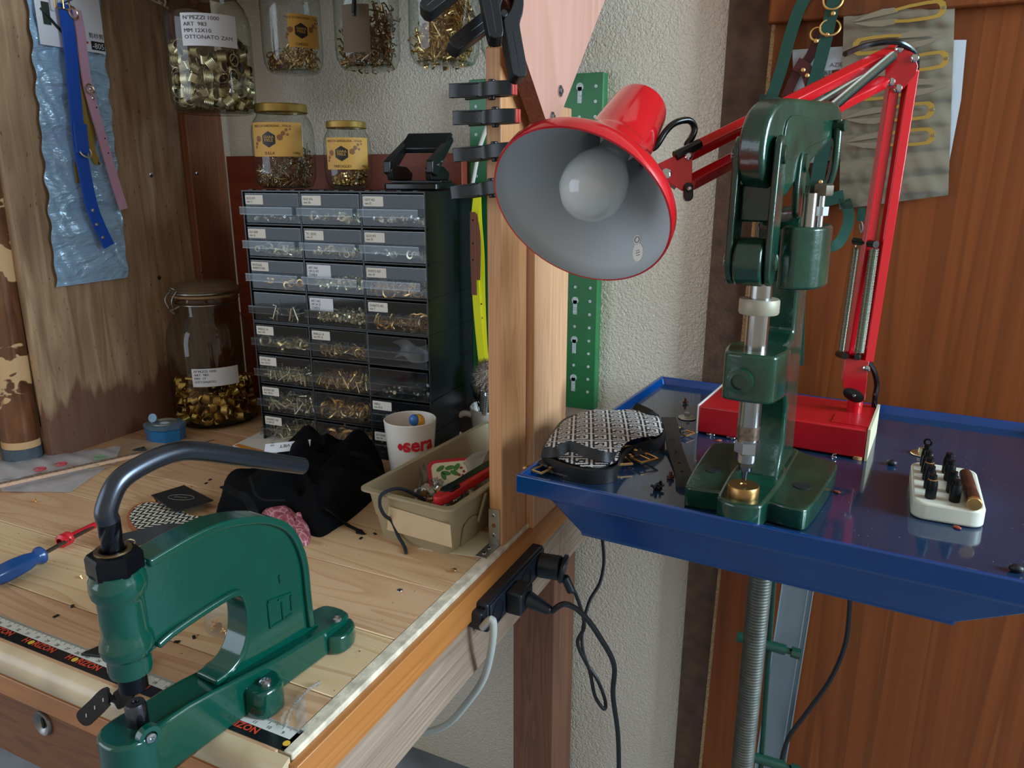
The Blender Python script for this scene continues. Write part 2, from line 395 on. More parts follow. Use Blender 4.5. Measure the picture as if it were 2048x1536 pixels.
# ================================================================== UPRIGHTS AT THE RIGHT END OF THE BENCH
PW = wood('post_fir', 'cf9a6a', 'c48a58', 'a86c40', 'z', 26, .5, .035, 240, seed=.3)
PW2 = wood('post_fir_pale', 'd6a880', 'cb9468', 'b07a50', 'z', 22, .5, .04, 240, seed=1.7, knots=5)
solo(MB().box(-.411, -.3915, .797, .868, .8, 1.395), 'wooden_post', PW, 'fir post with clamps on it standing at the bench corner', 'post', (-.4, .83, .8), bevel=.002)
mb = MB(); fx = frame((0, 0, 0), x=(0, 1, 0), y=(0, 0, 1))
mb.prism([(.871, .763), (.985, .772), (.985, 1.345), (.94, 1.345), (.90, 1.28), (.871, 1.338)], -.402, -.381, fx)
solo(mb, 'wooden_plank', PW2, 'wide fir plank fixed behind the post with a V cut top', 'plank', (-.39, .93, .76), bevel=.0015)
bk = thing('corner_bracket', 'zinc angle bracket joining the post to the benchtop', 'bracket', (-.402, .79, .8))
ZN = mat('zinc', 'a8a79c', .35, .85, var=.15)
MB().box(-.411, -.3955, .795, .7968, .8, .85).box(-.411, -.3955, .757, .7968, .8002, .802).build('plate', ZN, bk, bevel=.0005)
SCW = mat('screw_steel', 'b9bec4', .25, 1); BLK = mat('black_void')
def screw(p, d, r, parent, name='screw', m=None, h=.0012):
    M = axis(p, d); o = MB().lathe([(r, 0), (r*.95, h*.6), (r*.6, h), (.00001, h)], M, 14).build(name, m or SCW, parent)
    mb = MB(); k = r*.55; mb.box(-k, k, -k*.22, k*.22, h, h+.0001, M @ Rz(.6)); mb.box(-k*.22, k*.22, -k, k, h, h+.0001, M @ Rz(.6))
    mb.build('cross_slot', BLK, o, smooth=0); return o
for z in (.842, .815): screw((-.4033, .795, z), (0, -1, 0), .0032, bk)
for y in (.768, .783): screw((-.4033, y, .802), (0, 0, 1), .0032, bk)
MB().lathe([(.003, 0), (.0022, .0002), (.00001, .0002)], frame((-.4033, .795, .828), x=(1, 0, 0), z=(0, -1, 0)), 14).build('hole', mat('rust_hole', '8a4a28', .8), bk)
pk = thing('plywood_board', 'pink stained plywood board with a pointed lower end bolted to the plank', 'board', (-.37, .87, 1.31))
PKW = wood('pink_plywood', 'c69684', 'bd8b78', 'b2806c', 'z', 5, .6, .05, 130)
PE = wood('plywood_edge', '9a5e48', '854a38', '6b3a2c', 'z', 40, .7, .03, 300, contrast=2)
p0, p1 = A(1104, 276, x=-.36), A(1040, 85, x=-.36); p2_ = A(1210, 0, x=-.36)
dL = (p1-p0); dR = (p2_-p0)
ZT = 1.60; kl, kr = (ZT-p0.z)/dL.z, (ZT-p0.z)/dR.z; poly = [(p0.y, p0.z), (p0.y+dL.y*kl, ZT), (p0.y+dR.y*kr, ZT)]
mb = MB().prism(poly, -.381, -.3602, fx); mb2 = MB()
mb.mi = [1 if abs((V(mb.v[f[1]])-V(mb.v[f[0]])).cross(V(mb.v[f[2]])-V(mb.v[f[0]])).normalized().x) < .5 else 0 for f in mb.f]
mb.build('board', [PKW, PE], pk)
for u, v in ((1120, 182), (1104, 234)):
    p = A(u, v, x=-.36); MB().lathe([(.0066, 0), (.0066, .0012), (.003, .0012), (.003, .0035), (.00001, .0035)], frame(p, x=(0, 1, 0), z=(1, 0, 0)), 6 if v > 200 else 18).build('bolt', SCW, pk)
# green perforated metal upright on the wall
GP = mat('green_enamel', '1f6b3a', .35, var=.12, vscale=20)
pg = thing('perforated_rail', 'green perforated steel shelving rail fixed to the plaster wall', 'rail', (-.53, 1.2, .86))
xl, xr, zb, zt = -.648, -.412, .868, 1.415
mb = MB().box(xl, xr, 1.197, 1.2, zb, zt).box(xl, xl+.003, 1.2, WY, zb, zt).box(xr-.003, xr, 1.2, WY, zb, zt); mb.build('rail', GP, pg, bevel=.001)
SPK = mat('bare_metal_spot', 'b9c2c0', .5, var=.4, vscale=300); mb = MB()
fr = frame((0, 1.197, 0), x=(1, 0, 0), z=(0, -1, 0))
for c in range(9):
    x = xl+.012+c*.0265
    k = 0; z = zt-.02
    while z > zb+.01:
        slot = c in (1, 4, 7) and k % 3 == 0
        if slot:
            mb.lathe([(.00001, .0003), (.0062, .0003), (.0062, 0)], fr @ T(x, z, 0), 12); mb.box(x-.0035, x+.0035, z-.024, z, 0, .0003, fr)
        elif not (c in (1, 4, 7) and k % 3 == 1): mb.lathe([(.00001, .0003), (.0026, .0003), (.0026, 0)], fr @ T(x, z, 0), 10)
        z -= .0225; k += 1
mb.build('perforations', SPK, pg, smooth=0)
# ================================================================== ALCOVE: plywood side, back board, batten, column
PLY = N('worn_plywood')
def worn():
    n = PLY; c = n.coord((1, 1, .09)); f = n.noise(c, 70, 5, .6); s = n.noise(n.coord((1, 1, .35)), 14, 5, .5)
    a = n.ramp(f, [(.3, '8a6e52'), (.55, 'b09270'), (.75, 'c6aa86')])
    b = n.ramp(s, [(.42, 'ffffff'), (.62, '000000')])
    sep = n.n('ShaderNodeSeparateXYZ'); t = n.n('ShaderNodeTexCoord'); n.l(t.outputs['Object'], sep.inputs[0])
    d = n.math('ADD', sep.outputs[2], n.math('MULTIPLY', n.noise(n.coord((1, 1, .2)), 26, 4, .4), -.16))
    low = n.ramp(d, [(.0, 'ffffff'), (.02, '000000')])
    col = n.mix(n.math('MULTIPLY', b, .35), a, '6d4a35'); col = n.mix(n.math('MULTIPLY', low, .85), col, '6b4232')
    pit = n.noise(n.coord((1, 1, .3)), 260, 2); col = n.mix(n.ramp(pit, [(.68, '000000'), (.74, 'ffffff')]), col, '3d2b20')
    n.l(col, n.p.inputs['Base Color']); n.p.inputs['Roughness'].default_value = .75; n.bump(f, .25, .002); return n.m
worn()
ply = thing('plywood_sheet', 'worn plywood side panel with a dark water stain along its foot', 'panel', (-1.21, .95, .8))
MB().box(-1.228, -1.21, .752, 1.178, .8, 1.75).build('board', PLY.m, ply, bevel=.001)
for u, v in ((302, 350), (318, 555), (265, 560) ): 
    if u != 265: screw(A(u, v, x=-1.21), (1, 0, 0), .0045, ply)
bt = thing('wood_batten', 'reddish brown batten screwed upright in the corner beside the clip jar', 'batten', (-1.2, 1.15, .8))
BR = wood('red_batten', '8a5330', '7a4728', '5a3018', 'z', 24, .55, .04, 200, contrast=1.6)
y0 = A(388, 400, x=-1.19).y
MB().box(-1.2098, -1.19, y0, 1.178, .8, 1.7).build('batten', BR, bt, bevel=.002)
for u, v in ((394, 347), (404, 543)): screw(A(u, v, x=-1.19), (1, 0, 0), .0035, bt)
RB = wood('red_stain', '8a3d22', '7f351e', '6a2a18', 'x', 6, .5, .06, 160)
zt = A(700, 309, y=1.18).z
solo(MB().box(-1.19, -.655, 1.18, 1.2, .8, zt), 'back_board', RB, 'red brown stained board along the wall behind the drawers', 'board', (-.8, 1.19, .8), bevel=.001)
VN = N('peeling_veneer')
def veneer():
    n = VN; c = n.coord((1, 1, .55)); f = n.noise(c, 17, 3, 1.0, .6); sep = n.n('ShaderNodeSeparateXYZ'); t = n.n('ShaderNodeTexCoord'); n.l(t.outputs['Object'], sep.inputs[0])
    e = n.math('MULTIPLY', n.math('SUBTRACT', n.noise(n.coord((1, 1, 1.6)), 30, 2, .6), .5), .13)
    zz = n.math('ADD', n.math('ADD', sep.outputs[2], e), n.math('MULTIPLY', sep.outputs[0], -.8)); m = None
    for zc, hw in ((.392, .006), (.302, .024), (.136, .028)):
        b = n.ramp(n.math('SUBTRACT', hw, n.math('ABSOLUTE', n.math('SUBTRACT', zz, zc))), [(.0, '000000'), (.004, 'ffffff')])
        m = b if m is None else n.math('MAXIMUM', m, b)
    base = n.ramp(n.noise(n.coord((1, 1, .2)), 40, 4, .8), [(.3, '4a2a1c'), (.55, '6e452c'), (.8, '8a5c3e')])
    col = n.mix(m, base, 'c9a476'); n.l(col, n.p.inputs['Base Color'])
    n.l(n.math('ADD', n.math('MULTIPLY', m, .5), .18), n.p.inputs['Roughness']); n.p.inputs['Coat Weight'].default_value = .3; return n.m
veneer()
c0 = A(77, 895, z=.8); c0.x = -1.262; c0.y = .735; tp = A(-5, 60, d=1.13)
cl = thing('veneered_column', 'round edged upright with peeling dark veneer at the far left', 'upright', c0)
ax = (V((-1.243, .763, 1.75))-c0)
M = axis(c0, ax)
MB().lathe([(.00001, .022), (.029, .022), (.029, .95), (.00001, .95)], M, 32).build('shaft', VN.m, cl)
MB().lathe([(.00001, 0.001), (.0305, .001), (.0305, .024), (.029, .024), (.00001, .024)], M, 32).build('foot_band', mat('slate_band', '47525a', .6, var=.3, vscale=60), cl)
MB().lathe([(.0293, .0241), (.0293, .036), (.029, .036)], M, 32).build('pale_band', mat('pale_wood_band', 'd0a878', .6), cl)
q0, q1 = A(0, 690, x=-1.30), A(14, 886, x=-1.29)
solo(MB().box(-1.312, -1.298, .62, q1.y, q1.z, q0.z+.02), 'weathered_offcut', mat('grey_board', '9a8a78', .8, var=.3, vscale=50, bump=.4), 'pale weathered board end at the far left edge beside the column', 'board', (-1.305, .65, q1.z), bevel=.001)
solo(MB().box(-1.75, -1.40, .9, .915, .8, 1.7).box(-1.415, -1.40, .6, .9, .8, 1.7), 'gap_shade_sheet', mat('gap_shade_black', '15181a', .4), 'black sheet giving the shade of the gap at the far left', 'cabinet', (-1.5, .8, .8))  # black sheet added to keep the gap dark; its shade is in the colour
# shelf over the alcove, carrying the hanging jars
SH = 1.585
solo(MB().box(-1.21, -.40, .85, WY, SH, SH+.02), 'hanging_shelf', BR, 'wooden shelf above the bench from which glass jars hang', 'shelf', (-.8, 1.0, SH), bevel=.001)
# ================================================================== DRAWER CABINETS
GL = glass('clear_glass'); PLS = glass('clear_plastic', 'f2f5f6', 'c2ccd0', .05, haze=.018, hazecol='c3ced6', refl=.75)
BP = mat('black_plastic', '0f1215', .38, bump=.05); BP2 = mat('black_gloss_plastic', '0c0d0f', .25)
BRASS = mat('brass', 'e6c88c', .34, 1); GOLDW = mat('gold_wire', 'f0c27a', .36, 1); STEEL = mat('steel_bits', 'd2d2cc', .36, 1); NICK = mat('pale_brass', 'e6dab6', .36, 1); BRONZ = mat('bronze_bits', 'a8845a', .38, 1)
PAPER = mat('paper_white', 'e2ddd2', .8); PAPERB = mat('paper_cool', 'dfe3ea', .8)
def bits(kind, n, fill, rng, s=.006):
    """a heap of little fittings; fill(rng)->point"""
    mb = MB()
    for _ in range(n):
        p = fill(rng); M = MX.Translation(p) @ rndrot(rng); z = s*rng.uniform(.8, 1.15); mi = 0 if rng.random() < .8 else 1
        if kind == 'ring': mb.torus(p, M.to_3x3() @ V((0, 0, 1)), z*.62, z*.2, 10, 4, mi)
        elif kind == 'wire':
            a = z*1.25; pts = [M @ V(q) for q in ((-a, .55*a, 0), (-a, 0, 0), (a, 0, 0), (a, .55*a, 0))]; mb.tube(pts, z*.14, 4, False, mi)
        elif kind == 'arc': mb.torus(p, M.to_3x3() @ V((0, 0, 1)), z*1.1, z*.16, 8, 4, mi, a0=0, a1=4.2)
        elif kind == 'buckle':
            a, b = z*1.2, z*.8; mb.tube([M @ V(q) for q in ((-a, -b, 0), (a, -b, 0), (a, b, 0), (-a, b, 0))], z*.13, 4, True, mi)
        elif kind == 'stud':
            mb.lathe([(.00001, 0), (z*.5, 0), (z*.45, z*.15), (z*.2, z*.2), (z*.16, z*.7), (.00001, z*.7)], M, 8, mi)
        elif kind == 'tiny': mb.lathe([(.00001, 0), (z*.5, 0), (z*.3, z*.6), (.00001, z*.6)], M, 6, mi)
    return mb
CW, CD, CH_ = .343, .158, .2185
cr = math.radians(3.1); CO = V((-.9585, .977, .8))
labs = [[('ELO2 419', 'mm 11'), ('ELO2 416', 'mm 16L'), ('OSTT 423', 'mm 33')], [('ELO 3030', 'mm 16'), ('TC  35(35)', 'mm 35'), ('ELO2 473', 'mm 35')],
        [('MUSTELIN', 'INVERTITORE'), ('ART.1963', 'UM 35 MT', 'TONDA'), ('DORTO 423', 'mm 10')], [None, ('ART.1463', 'UM 3A 25', 'TONDO'), ('DORATO 423', 'mm 7')],
        [('ANELLO  N', 'mm 14.8'), ('ANELLO  A', 'mm MT.16'), None], [('OTTIC 340', 'mm 16X10'), None, None], [('QUADR 500', 'mm 18X10'), None, ('NERO', 'mm 8/14')], [('QUADRO 340', 'm 20X10'), None, ('ROTOND', 'mm 10')]]
cont = [[('stud', 14, 0, .006), ('ring', 26, 1, .009), ('tiny', 60, 0, .007)], [('ring', 34, 1, .0085), ('ring', 40, 2, .008), ('ring', 16, 3, .009)], [('ring', 22, 4, .008), ('tiny', 230, 2, .0055), ('arc', 60, 4, .008)], [('wire', 8, 2, .009), ('tiny', 230, 2, .006), ('arc', 46, 4, .009)],
        [('ring', 34, 2, .0125), ('arc', 60, 4, .006), ('bag', 0, 0, 0)], [('buckle', 70, 2, .007), ('buckle', 60, 4, .009), ('tiny', 14, 3, .006)], [('buckle', 40, 2, .010), ('arc', 60, 4, .011), ('tiny', 60, 3, .006)], [('buckle', 50, 2, .011), ('arc', 44, 4, .0135), ('tiny', 30, 3, .006)]]
whatkind = {'stud': 'rivet studs', 'ring': 'metal rings', 'tiny': 'tiny rivets', 'wire': 'wire loops', 'arc': 'half rings', 'buckle': 'buckle frames'}
pal = [[STEEL, BRASS], [NICK, STEEL], [NICK, BRASS], [STEEL, NICK], [GOLDW, BRASS]]
rowname = ['top row', 'second row', 'third row', 'fourth row', 'fifth row', 'sixth row', 'seventh row', 'bottom row']; colname = ['left', 'middle', 'right']
DWI, DHI = .1085, .0475
fb = MB()
fb.box(.001, DWI-.001, 0, .0012, .001, DHI); front_me = None
def drawer_shell():
    m = MB(); w, h, d = DWI, DHI, CD-.02
    q = lambda *p: m.add(p, [(0, 1, 2, 3)])
    q((0, 0, 0), (w, 0, 0), (w, 0, h), (0, 0, h)); q((0, d, 0), (0, 0, 0), (0, 0, h*.8), (0, d, h*.8)); q((w, 0, 0), (w, d, 0), (w, d, h*.8), (w, 0, h*.8)); q((0, 0, .0005), (0, d, .0005), (w, d, .0005), (w, 0, .0005)); m.box(0, w, -.0006, .0006, h-.0012, h); m.box(0, .001, -.0006, .0006, 0, h); m.box(w-.001, w, -.0006, .0006, 0, h); return m
def drawer_handle():
    m = MB(); w = DWI; z1 = .026; z0 = .0135
    q = lambda *p: m.add(p, [(0, 1, 2, 3)])
    q((-.001, -.013, z1), (w-.004, -.013, z1), (w-.004, 0, z1), (-.001, 0, z1)); q((-.001, -.013, z0), (w-.004, -.013, z0), (w-.004, -.013, z1), (-.001, -.013, z1)); m.box(-.001, w-.004, -.0136, -.0122, z0, z0+.0014); m.box(-.001, w-.004, -.0136, -.0122, z1-.0014, z1+.0002)
    for x in (-.001, w-.0052): m.box(x, x+.0012, -.013, 0, z0, z1)
    return m
DS = drawer_shell().mesh('drawer', PLS, 0); DHm = drawer_handle().mesh('pull_lip', PLS, 0)
cabs = []; rng = random.Random(5)
for k, (z0, lb) in enumerate(((.8+CH_+.0005, 'upper black drawer cabinet with clear drawers, stacked on another one'), (.8, 'lower black drawer cabinet with clear drawers standing on the benchtop'))):
    cb = thing('drawer_cabinet', lb, 'drawer cabinet', M=MX.Translation((CO.x, CO.y, z0)) @ Rz(cr), group='small parts drawer cabinets')
    m = MB(); t = .0022
    m.box(0, CW, 0, CD, CH_-t, CH_).box(0, CW, 0, CD, 0, t).box(0, t, 0, CD, t, CH_-t).box(CW-t, CW, 0, CD, t, CH_-t).box(t, CW-t, CD-t, CD, t, CH_-t)
    for c in (1, 2): m.box(c*CW/3-.0015, c*CW/3+.0015, .002, CD-t, t, CH_-t)
    for r in (1, 2, 3): m.box(t, CW-t, .002, CD-t, r*CH_/4-.001, r*CH_/4+.001); m.box(CW, CW+.0012, .004, CD-.004, r*CH_/4-.002, r*CH_/4+.002)
    for r in range(12): m.box(.012+r*.028, .02+r*.028, .004, .012, CH_, CH_+.0014)
    m.build('body', BP, cb, world=False, smooth=0)
    for r in range(4):
        for c in range(3):
            row = (3-r) + (0 if k == 0 else 4); x = c*CW/3+.0028; z = r*CH_/4+.0025; y = .0015+(rng.uniform(0, .002))-(.006 if (k, r, c) in ((1, 3, 2), (1, 2, 2)) else 0)
            L = MX.Translation((x, y, z)); d = link('drawer', DS, cb, M=L); link('pull_lip', DHm, d); W = WM[d.name]
            lt = labs[row][c]
            if lt:
                wide = len(lt) == 3; lw, lh = (.046, .021) if wide else (.036, .015); lx = .002 if c != 2 or row < 4 else .001
                g = MB().prism(rr(lw, lh, .0012, 2, lx+lw/2, DHI-lh/2-.003), 0, .0003, frame((0, -.0001, 0), x=(1, 0, 0), z=(0, -1, 0)))
                g.build('label_card', PAPERB if wide else PAPER, d, world=False, smooth=0)
                text('\n'.join(lt), .0056 if wide else .0053, K, d, frame((lx+.003, -.0006, DHI-.010), x=(1, 0, 0), z=(0, -1, 0)), world=False, lead=1.0, sx=.8)
            kind, nb, pi_, s = cont[row][c]
            if kind == 'bag':
                Mb = W @ T(.06, .03, .012)
                g = MB().grid(lambda a, b: Mb @ V((-.03+a*.07, .02*math.sin(b*3)+.006*math.sin(a*9+b*5), -.008+b*.028+.004*math.sin(a*7))), 14, 8)
                solo(g, 'plastic_bag', glass('bag_film', 'dfe4e8', '9aa4aa', .12, haze=.32, hazecol='d5d8de'), 'crumpled clear bag inside the right drawer of the fifth row', 'bag', W @ V((.06, .03, .002)))
            elif nb:
                hh = .004+nb*.00007 if kind != 'tiny' else .003+nb*.00005
                near = lambda g: W @ V((g.uniform(.007, DWI-.007), .003+abs(g.gauss(0, .022)) % .07+s*.7, .0015+s*.55+g.random()*hh*1.3))
                o = solo(bits(kind, int(nb*1.5), near, rng, s), whatkind[kind].replace(' ', '_').rstrip('s')+'_heap', pal[pi_], 'loose '+whatkind[kind]+' in the '+colname[c]+' drawer of the '+rowname[row], 'hardware', W @ V((DWI/2, .03, .0015)), kind='stuff')
    cabs.append(cb)
# ================================================================== JARS
def ferrule():
    m = MB(); prof = []
    for i in range(7):
        z = -.0065+i*.00217; prof += [(.0088, z), (.0096, z+.0007)] if i < 6 else [(.0088, .0065)]
    prof = [(.0078, -.0065)]+prof+[(.0078, .0065), (.0078, -.0065)]
    return m.lathe(prof, MX.Diagonal((1.1, .72, 1.12, 1)), 14)
FER = ferrule().mesh('brass_ferrule', mat('ferrule_brass', 'cfae62', .26, 1), 50)
FER2 = ferrule().mesh('brass_ferrule', mat('ferrule_pale', 'cdbf98', .34, 1), 50)
def fill_ferrules(me, c, r, z0, z1, n, label, group, rng, tries=16000):
    got = []
    for _ in range(tries):
        if len(got) >= n: break
        a = rng.uniform(0, 2*pi); q = r*math.sqrt(rng.uniform(.25, 1)); p = V((c.x+q*math.cos(a), c.y+q*math.sin(a), rng.uniform(z0, z1+.012*math.sin(a*2))))
        if q < r*.62 and p.z < z1-.03: continue
        if all((p-o).length > .0132 for o in got): got.append(p)
    for p in got:
        o = bpy.data.objects.new('brass_ferrule', me); COL.objects.link(o); o.matrix_world = MX.Translation(p) @ rndrot(rng)
        tag(o, label, 'ferrule', group)
def jarglass(prof, c, n=48, sq=None):
    m = MB(); m.lathe(prof, MX.Translation(c), n); return m
def label_on(c, r, ang, w, z0, z1, name, m, parent, mf=None, n=24, tilt=0):
    """paper label wrapped round a jar of radius r, centred at direction ang"""
    def f(a, b):
        t = ang+(a-.5)*w/r; return (c.x+r*math.cos(t), c.y+r*math.sin(t), z0+(z1-z0)*b+tilt*(a-.5)*w)
    return MB().grid(f, n, 12 if mf is None else 40, mfn=mf).build(name, m, parent)
def lab_frame(c, r, ang, z):
    d = V((math.cos(ang), math.sin(ang), 0)); return frame(V((c.x, c.y, z))+d*r, x=V((-d.y, d.x, 0)), z=d)
def toward(c): return math.atan2(-c.y, -c.x)
HONEY = mat('honey_label', 'd2a04a', .6); HB = mat('honey_brown', '8a5a34', .6)
LIDG = mat('lid_gold', 'b99b55', .38, .85, var=.2, vscale=60)
def honey_jar(c, r, h, name_, flavour, weight, lab, ang, zl, hl, fillh, contents, filln, lid=True, flip=False, group='honey jars', full=True, labw=1.75, kindlab=''):
    j = thing('honey_jar' if full else 'hanging_jar', lab, 'jar', c, group=group)
    pr = [(.00001, .001), (r*.70, .001), (r*.86, .004), (r*.97, .016), (r, .03), (r, h*.66), (r*.97, h*.74), (r*.90, h*.81), (r*.80, h*.86), (r*.78, h*.93), (r*.78, h*.985)]
    MB().lathe(pr, MX.Translation(c), 48).build('glass_body', GL, j)
    MB().lathe([(.00001, .006), (r*.72, .0055), (r*.80, .002)], MX.Translation(c), 40).build('glass_base', glass('base_glass', 'dfe8e4', '8c9a94', .03), j)
    if lid:
        R2 = r*.84
        MB().lathe([(R2*.99, h*.90), (R2*1.02, h*.905), (R2*1.0, h*.915), (R2, h*.985), (R2*.97, h), (R2*.86, h*1.003), (R2*.84, h*.998), (.00001, h*.998)], MX.Translation(c), 48).build('lid', LIDG, j)
    if flavour is not None:
        # label with printed honeycomb cells
        cells = [(-.55, .52, .085), (-.66, .36, .05), (-.72, .22, .045), (.10, .56, .085), (.22, .70, .06), (.30, .82, .045), (.36, .68, .04), (.10, .78, .03)]
        o = label_on(c, r+.0003, ang, r*labw, zl, zl+hl, 'label', HONEY, j)
        W_ = r*labw; k = W_*.30
        def pt(x, y, e): 
            t = ang+x/r; return (c.x+(r+e)*math.cos(t), c.y+(r+e)*math.sin(t), zl+y)
        def hexa(mb, x, y, s, e, mi=0, sy=1.0):
            hf = lambda dx: (s-abs(dx)*.577)*sy
            mb.grid(lambda a, b: pt(x+(a-.5)*1.732*s, y+(b-.5)*2*hf((a-.5)*1.732*s), e), 8, 2, mi=mi)
        mb = MB(); cx = -W_*.12
        hexa(mb, cx, hl*.50, hl*.24, .0006); mb.build('emblem', mat('label_black', '1d1a18', .5), o, smooth=0)
        for dx, dy, s in ((-.34, .52, .10), (-.43, .38, .06), (-.46, .28, .045), (.33, .56, .10), (.43, .68, .075), (.52, .78, .05), (.55, .64, .045), (.63, .80, .035)): mb = MB(); hexa(mb, cx+dx*hl*1.05, hl*dy, hl*s, .0005, 0, 1); mb.build('printed_cell', HB, o, smooth=0)
        text('GIARA\nMIELE', hl*.115, HONEY, o, lab_frame(c, r+.0009, ang+cx/r, zl+hl*.53), align='CENTER', bend=r, lead=.8)
        text('MIELE DI SARDEGNA - ITALIA', hl*.095, K, o, lab_frame(c, r+.0007, ang-W_*.06/r, zl+hl*.86), align='CENTER', bend=r)
        text(flavour, hl*.12, K, o, lab_frame(c, r+.0007, ang+(cx)/r, zl+hl*.06), align='CENTER', bend=r)
        text(weight, hl*.09, K, o, lab_frame(c, r+.0007, ang+W_*.36/r, zl+hl*.08), align='CENTER', bend=r)
    kind, s, pl = contents
    def fl(g):
        a = g.uniform(0, 2*pi); top = fillh*(.75+.35*math.sin(a+1.2)); z = .006+g.random()*top; mx = r*.985-s*.9-(max(0, .03-z)*.33); q = mx*math.sqrt(g.uniform(.45, 1)) if z < top*.75 else mx*math.sqrt(g.random())
        return V((c.x+q*math.cos(a), c.y+q*math.sin(a), c.z+z+s*.4))
    solo(bits(kind, filln, fl, rng, s), kindlab.replace(' ', '_'), pl, 'heap of '+kindlab.replace('_', ' ')+' inside the '+lab.split(',')[0][:60], 'hardware', (c.x, c.y, c.z+.006), kind='stuff')
    return j
zt_ = .8+2*CH_+.002
cA = A(573, 372, z=zt_+.0005); cA = V((-.9365, 1.062, zt_)); cB = V((-.8015, 1.06, zt_))
honey_jar(cA, .0520, .137, '', 'SULLA', '1.000g', 'larger honey jar with gold lid on the drawer cabinet, label reading SULLA', toward(cA)-.25, .052+cA.z, .054, .055, ('wire', .0052, [BRONZ, STEEL]), 520, kindlab='dark wire offcuts')
honey_jar(cB, .0385, .106, '', 'TRIFOGLIO', '500g', 'smaller honey jar with gold lid on the drawer cabinet, label reading TRIFOGLIO', toward(cB)-.02, .031+cB.z, .049, .024, ('tiny', .0055, [BRASS, BRONZ]), 420, kindlab='tiny brass rivets', labw=1.95)
hang = 'jars hanging from the shelf'
cj = A(561, 148, y=1.055); c2 = V((cj.x, 1.09, cj.z+.003))
honey_jar(c2, .0495, SH-c2.z-.001, '', 'CARDO', '', 'hanging glass jar with an orange honey label, above the larger honey jar', toward(c2)+.45, c2.z+.036, .05, .036, ('arc', .0065, [BRASS, BRONZ]), 260, kindlab='curved brass wire bits', full=False, group=hang, labw=1.15)
cj = A(712, 140, y=1.055); c3 = V((cj.x, 1.09, cj.z+.003))
honey_jar(c3, .0515, SH-c3.z-.001, '', None, '', 'hanging glass jar of wire loops with a black marker taped on it', toward(c3), 0, 0, .075, ('wire', .0095, [BRONZ, NICK]), 300, kindlab='brass wire loops', full=False, group=hang)
MB().cyl(V((c3.x, c3.y, 0))+V((math.cos(toward(c3)), math.sin(toward(c3)), 0))*.056+V((0, 0, c3.z+.108)), V((c3.x-.002, c3.y, 0))+V((math.cos(toward(c3)), math.sin(toward(c3)), 0))*.056+V((0, 0, SH-.005)), .0042)
ang = toward(c3); o3 = [o for o in bpy.data.objects if o.name.startswith('hanging_jar')][-1]
label_on(c3, .0530, ang-.35, .045, c3.z+.02, c3.z+.088, 'kraft_label', mat('kraft_dark', '6b5c4a', .8), o3)
p = A(708, 26, y=1.03); solo(MB().cyl(p, p+V((0, .012, .10)), .0036).cyl(p-V((0, 0, .004)), p, .0032), 'marker_pen', BP, 'black marker pen hanging in front of the jar of wire loops', 'pen', p)
cj = A(870, 132, y=1.055); c4 = V((cj.x, 1.085, cj.z+.003))
honey_jar(c4, .0535, SH-c4.z-.001, '', None, '', 'hanging glass jar heaped with long brass wire hooks, left of the black clamps', toward(c4), 0, 0, .085, ('wire', .0115, [BRASS, BRONZ]), 300, kindlab='long brass wire hooks', full=False, group=hang)
cj = A(1004, 119, y=1.06); c5 = V((cj.x, 1.095, cj.z+.002))
honey_jar(c5, .047, SH-c5.z-.001, '', None, '', 'hanging glass jar half hidden behind the black spring clamps', toward(c5), 0, 0, .045, ('wire', .008, [BRASS, BRONZ]), 160, kindlab='short brass wire staples', full=False, group=hang)
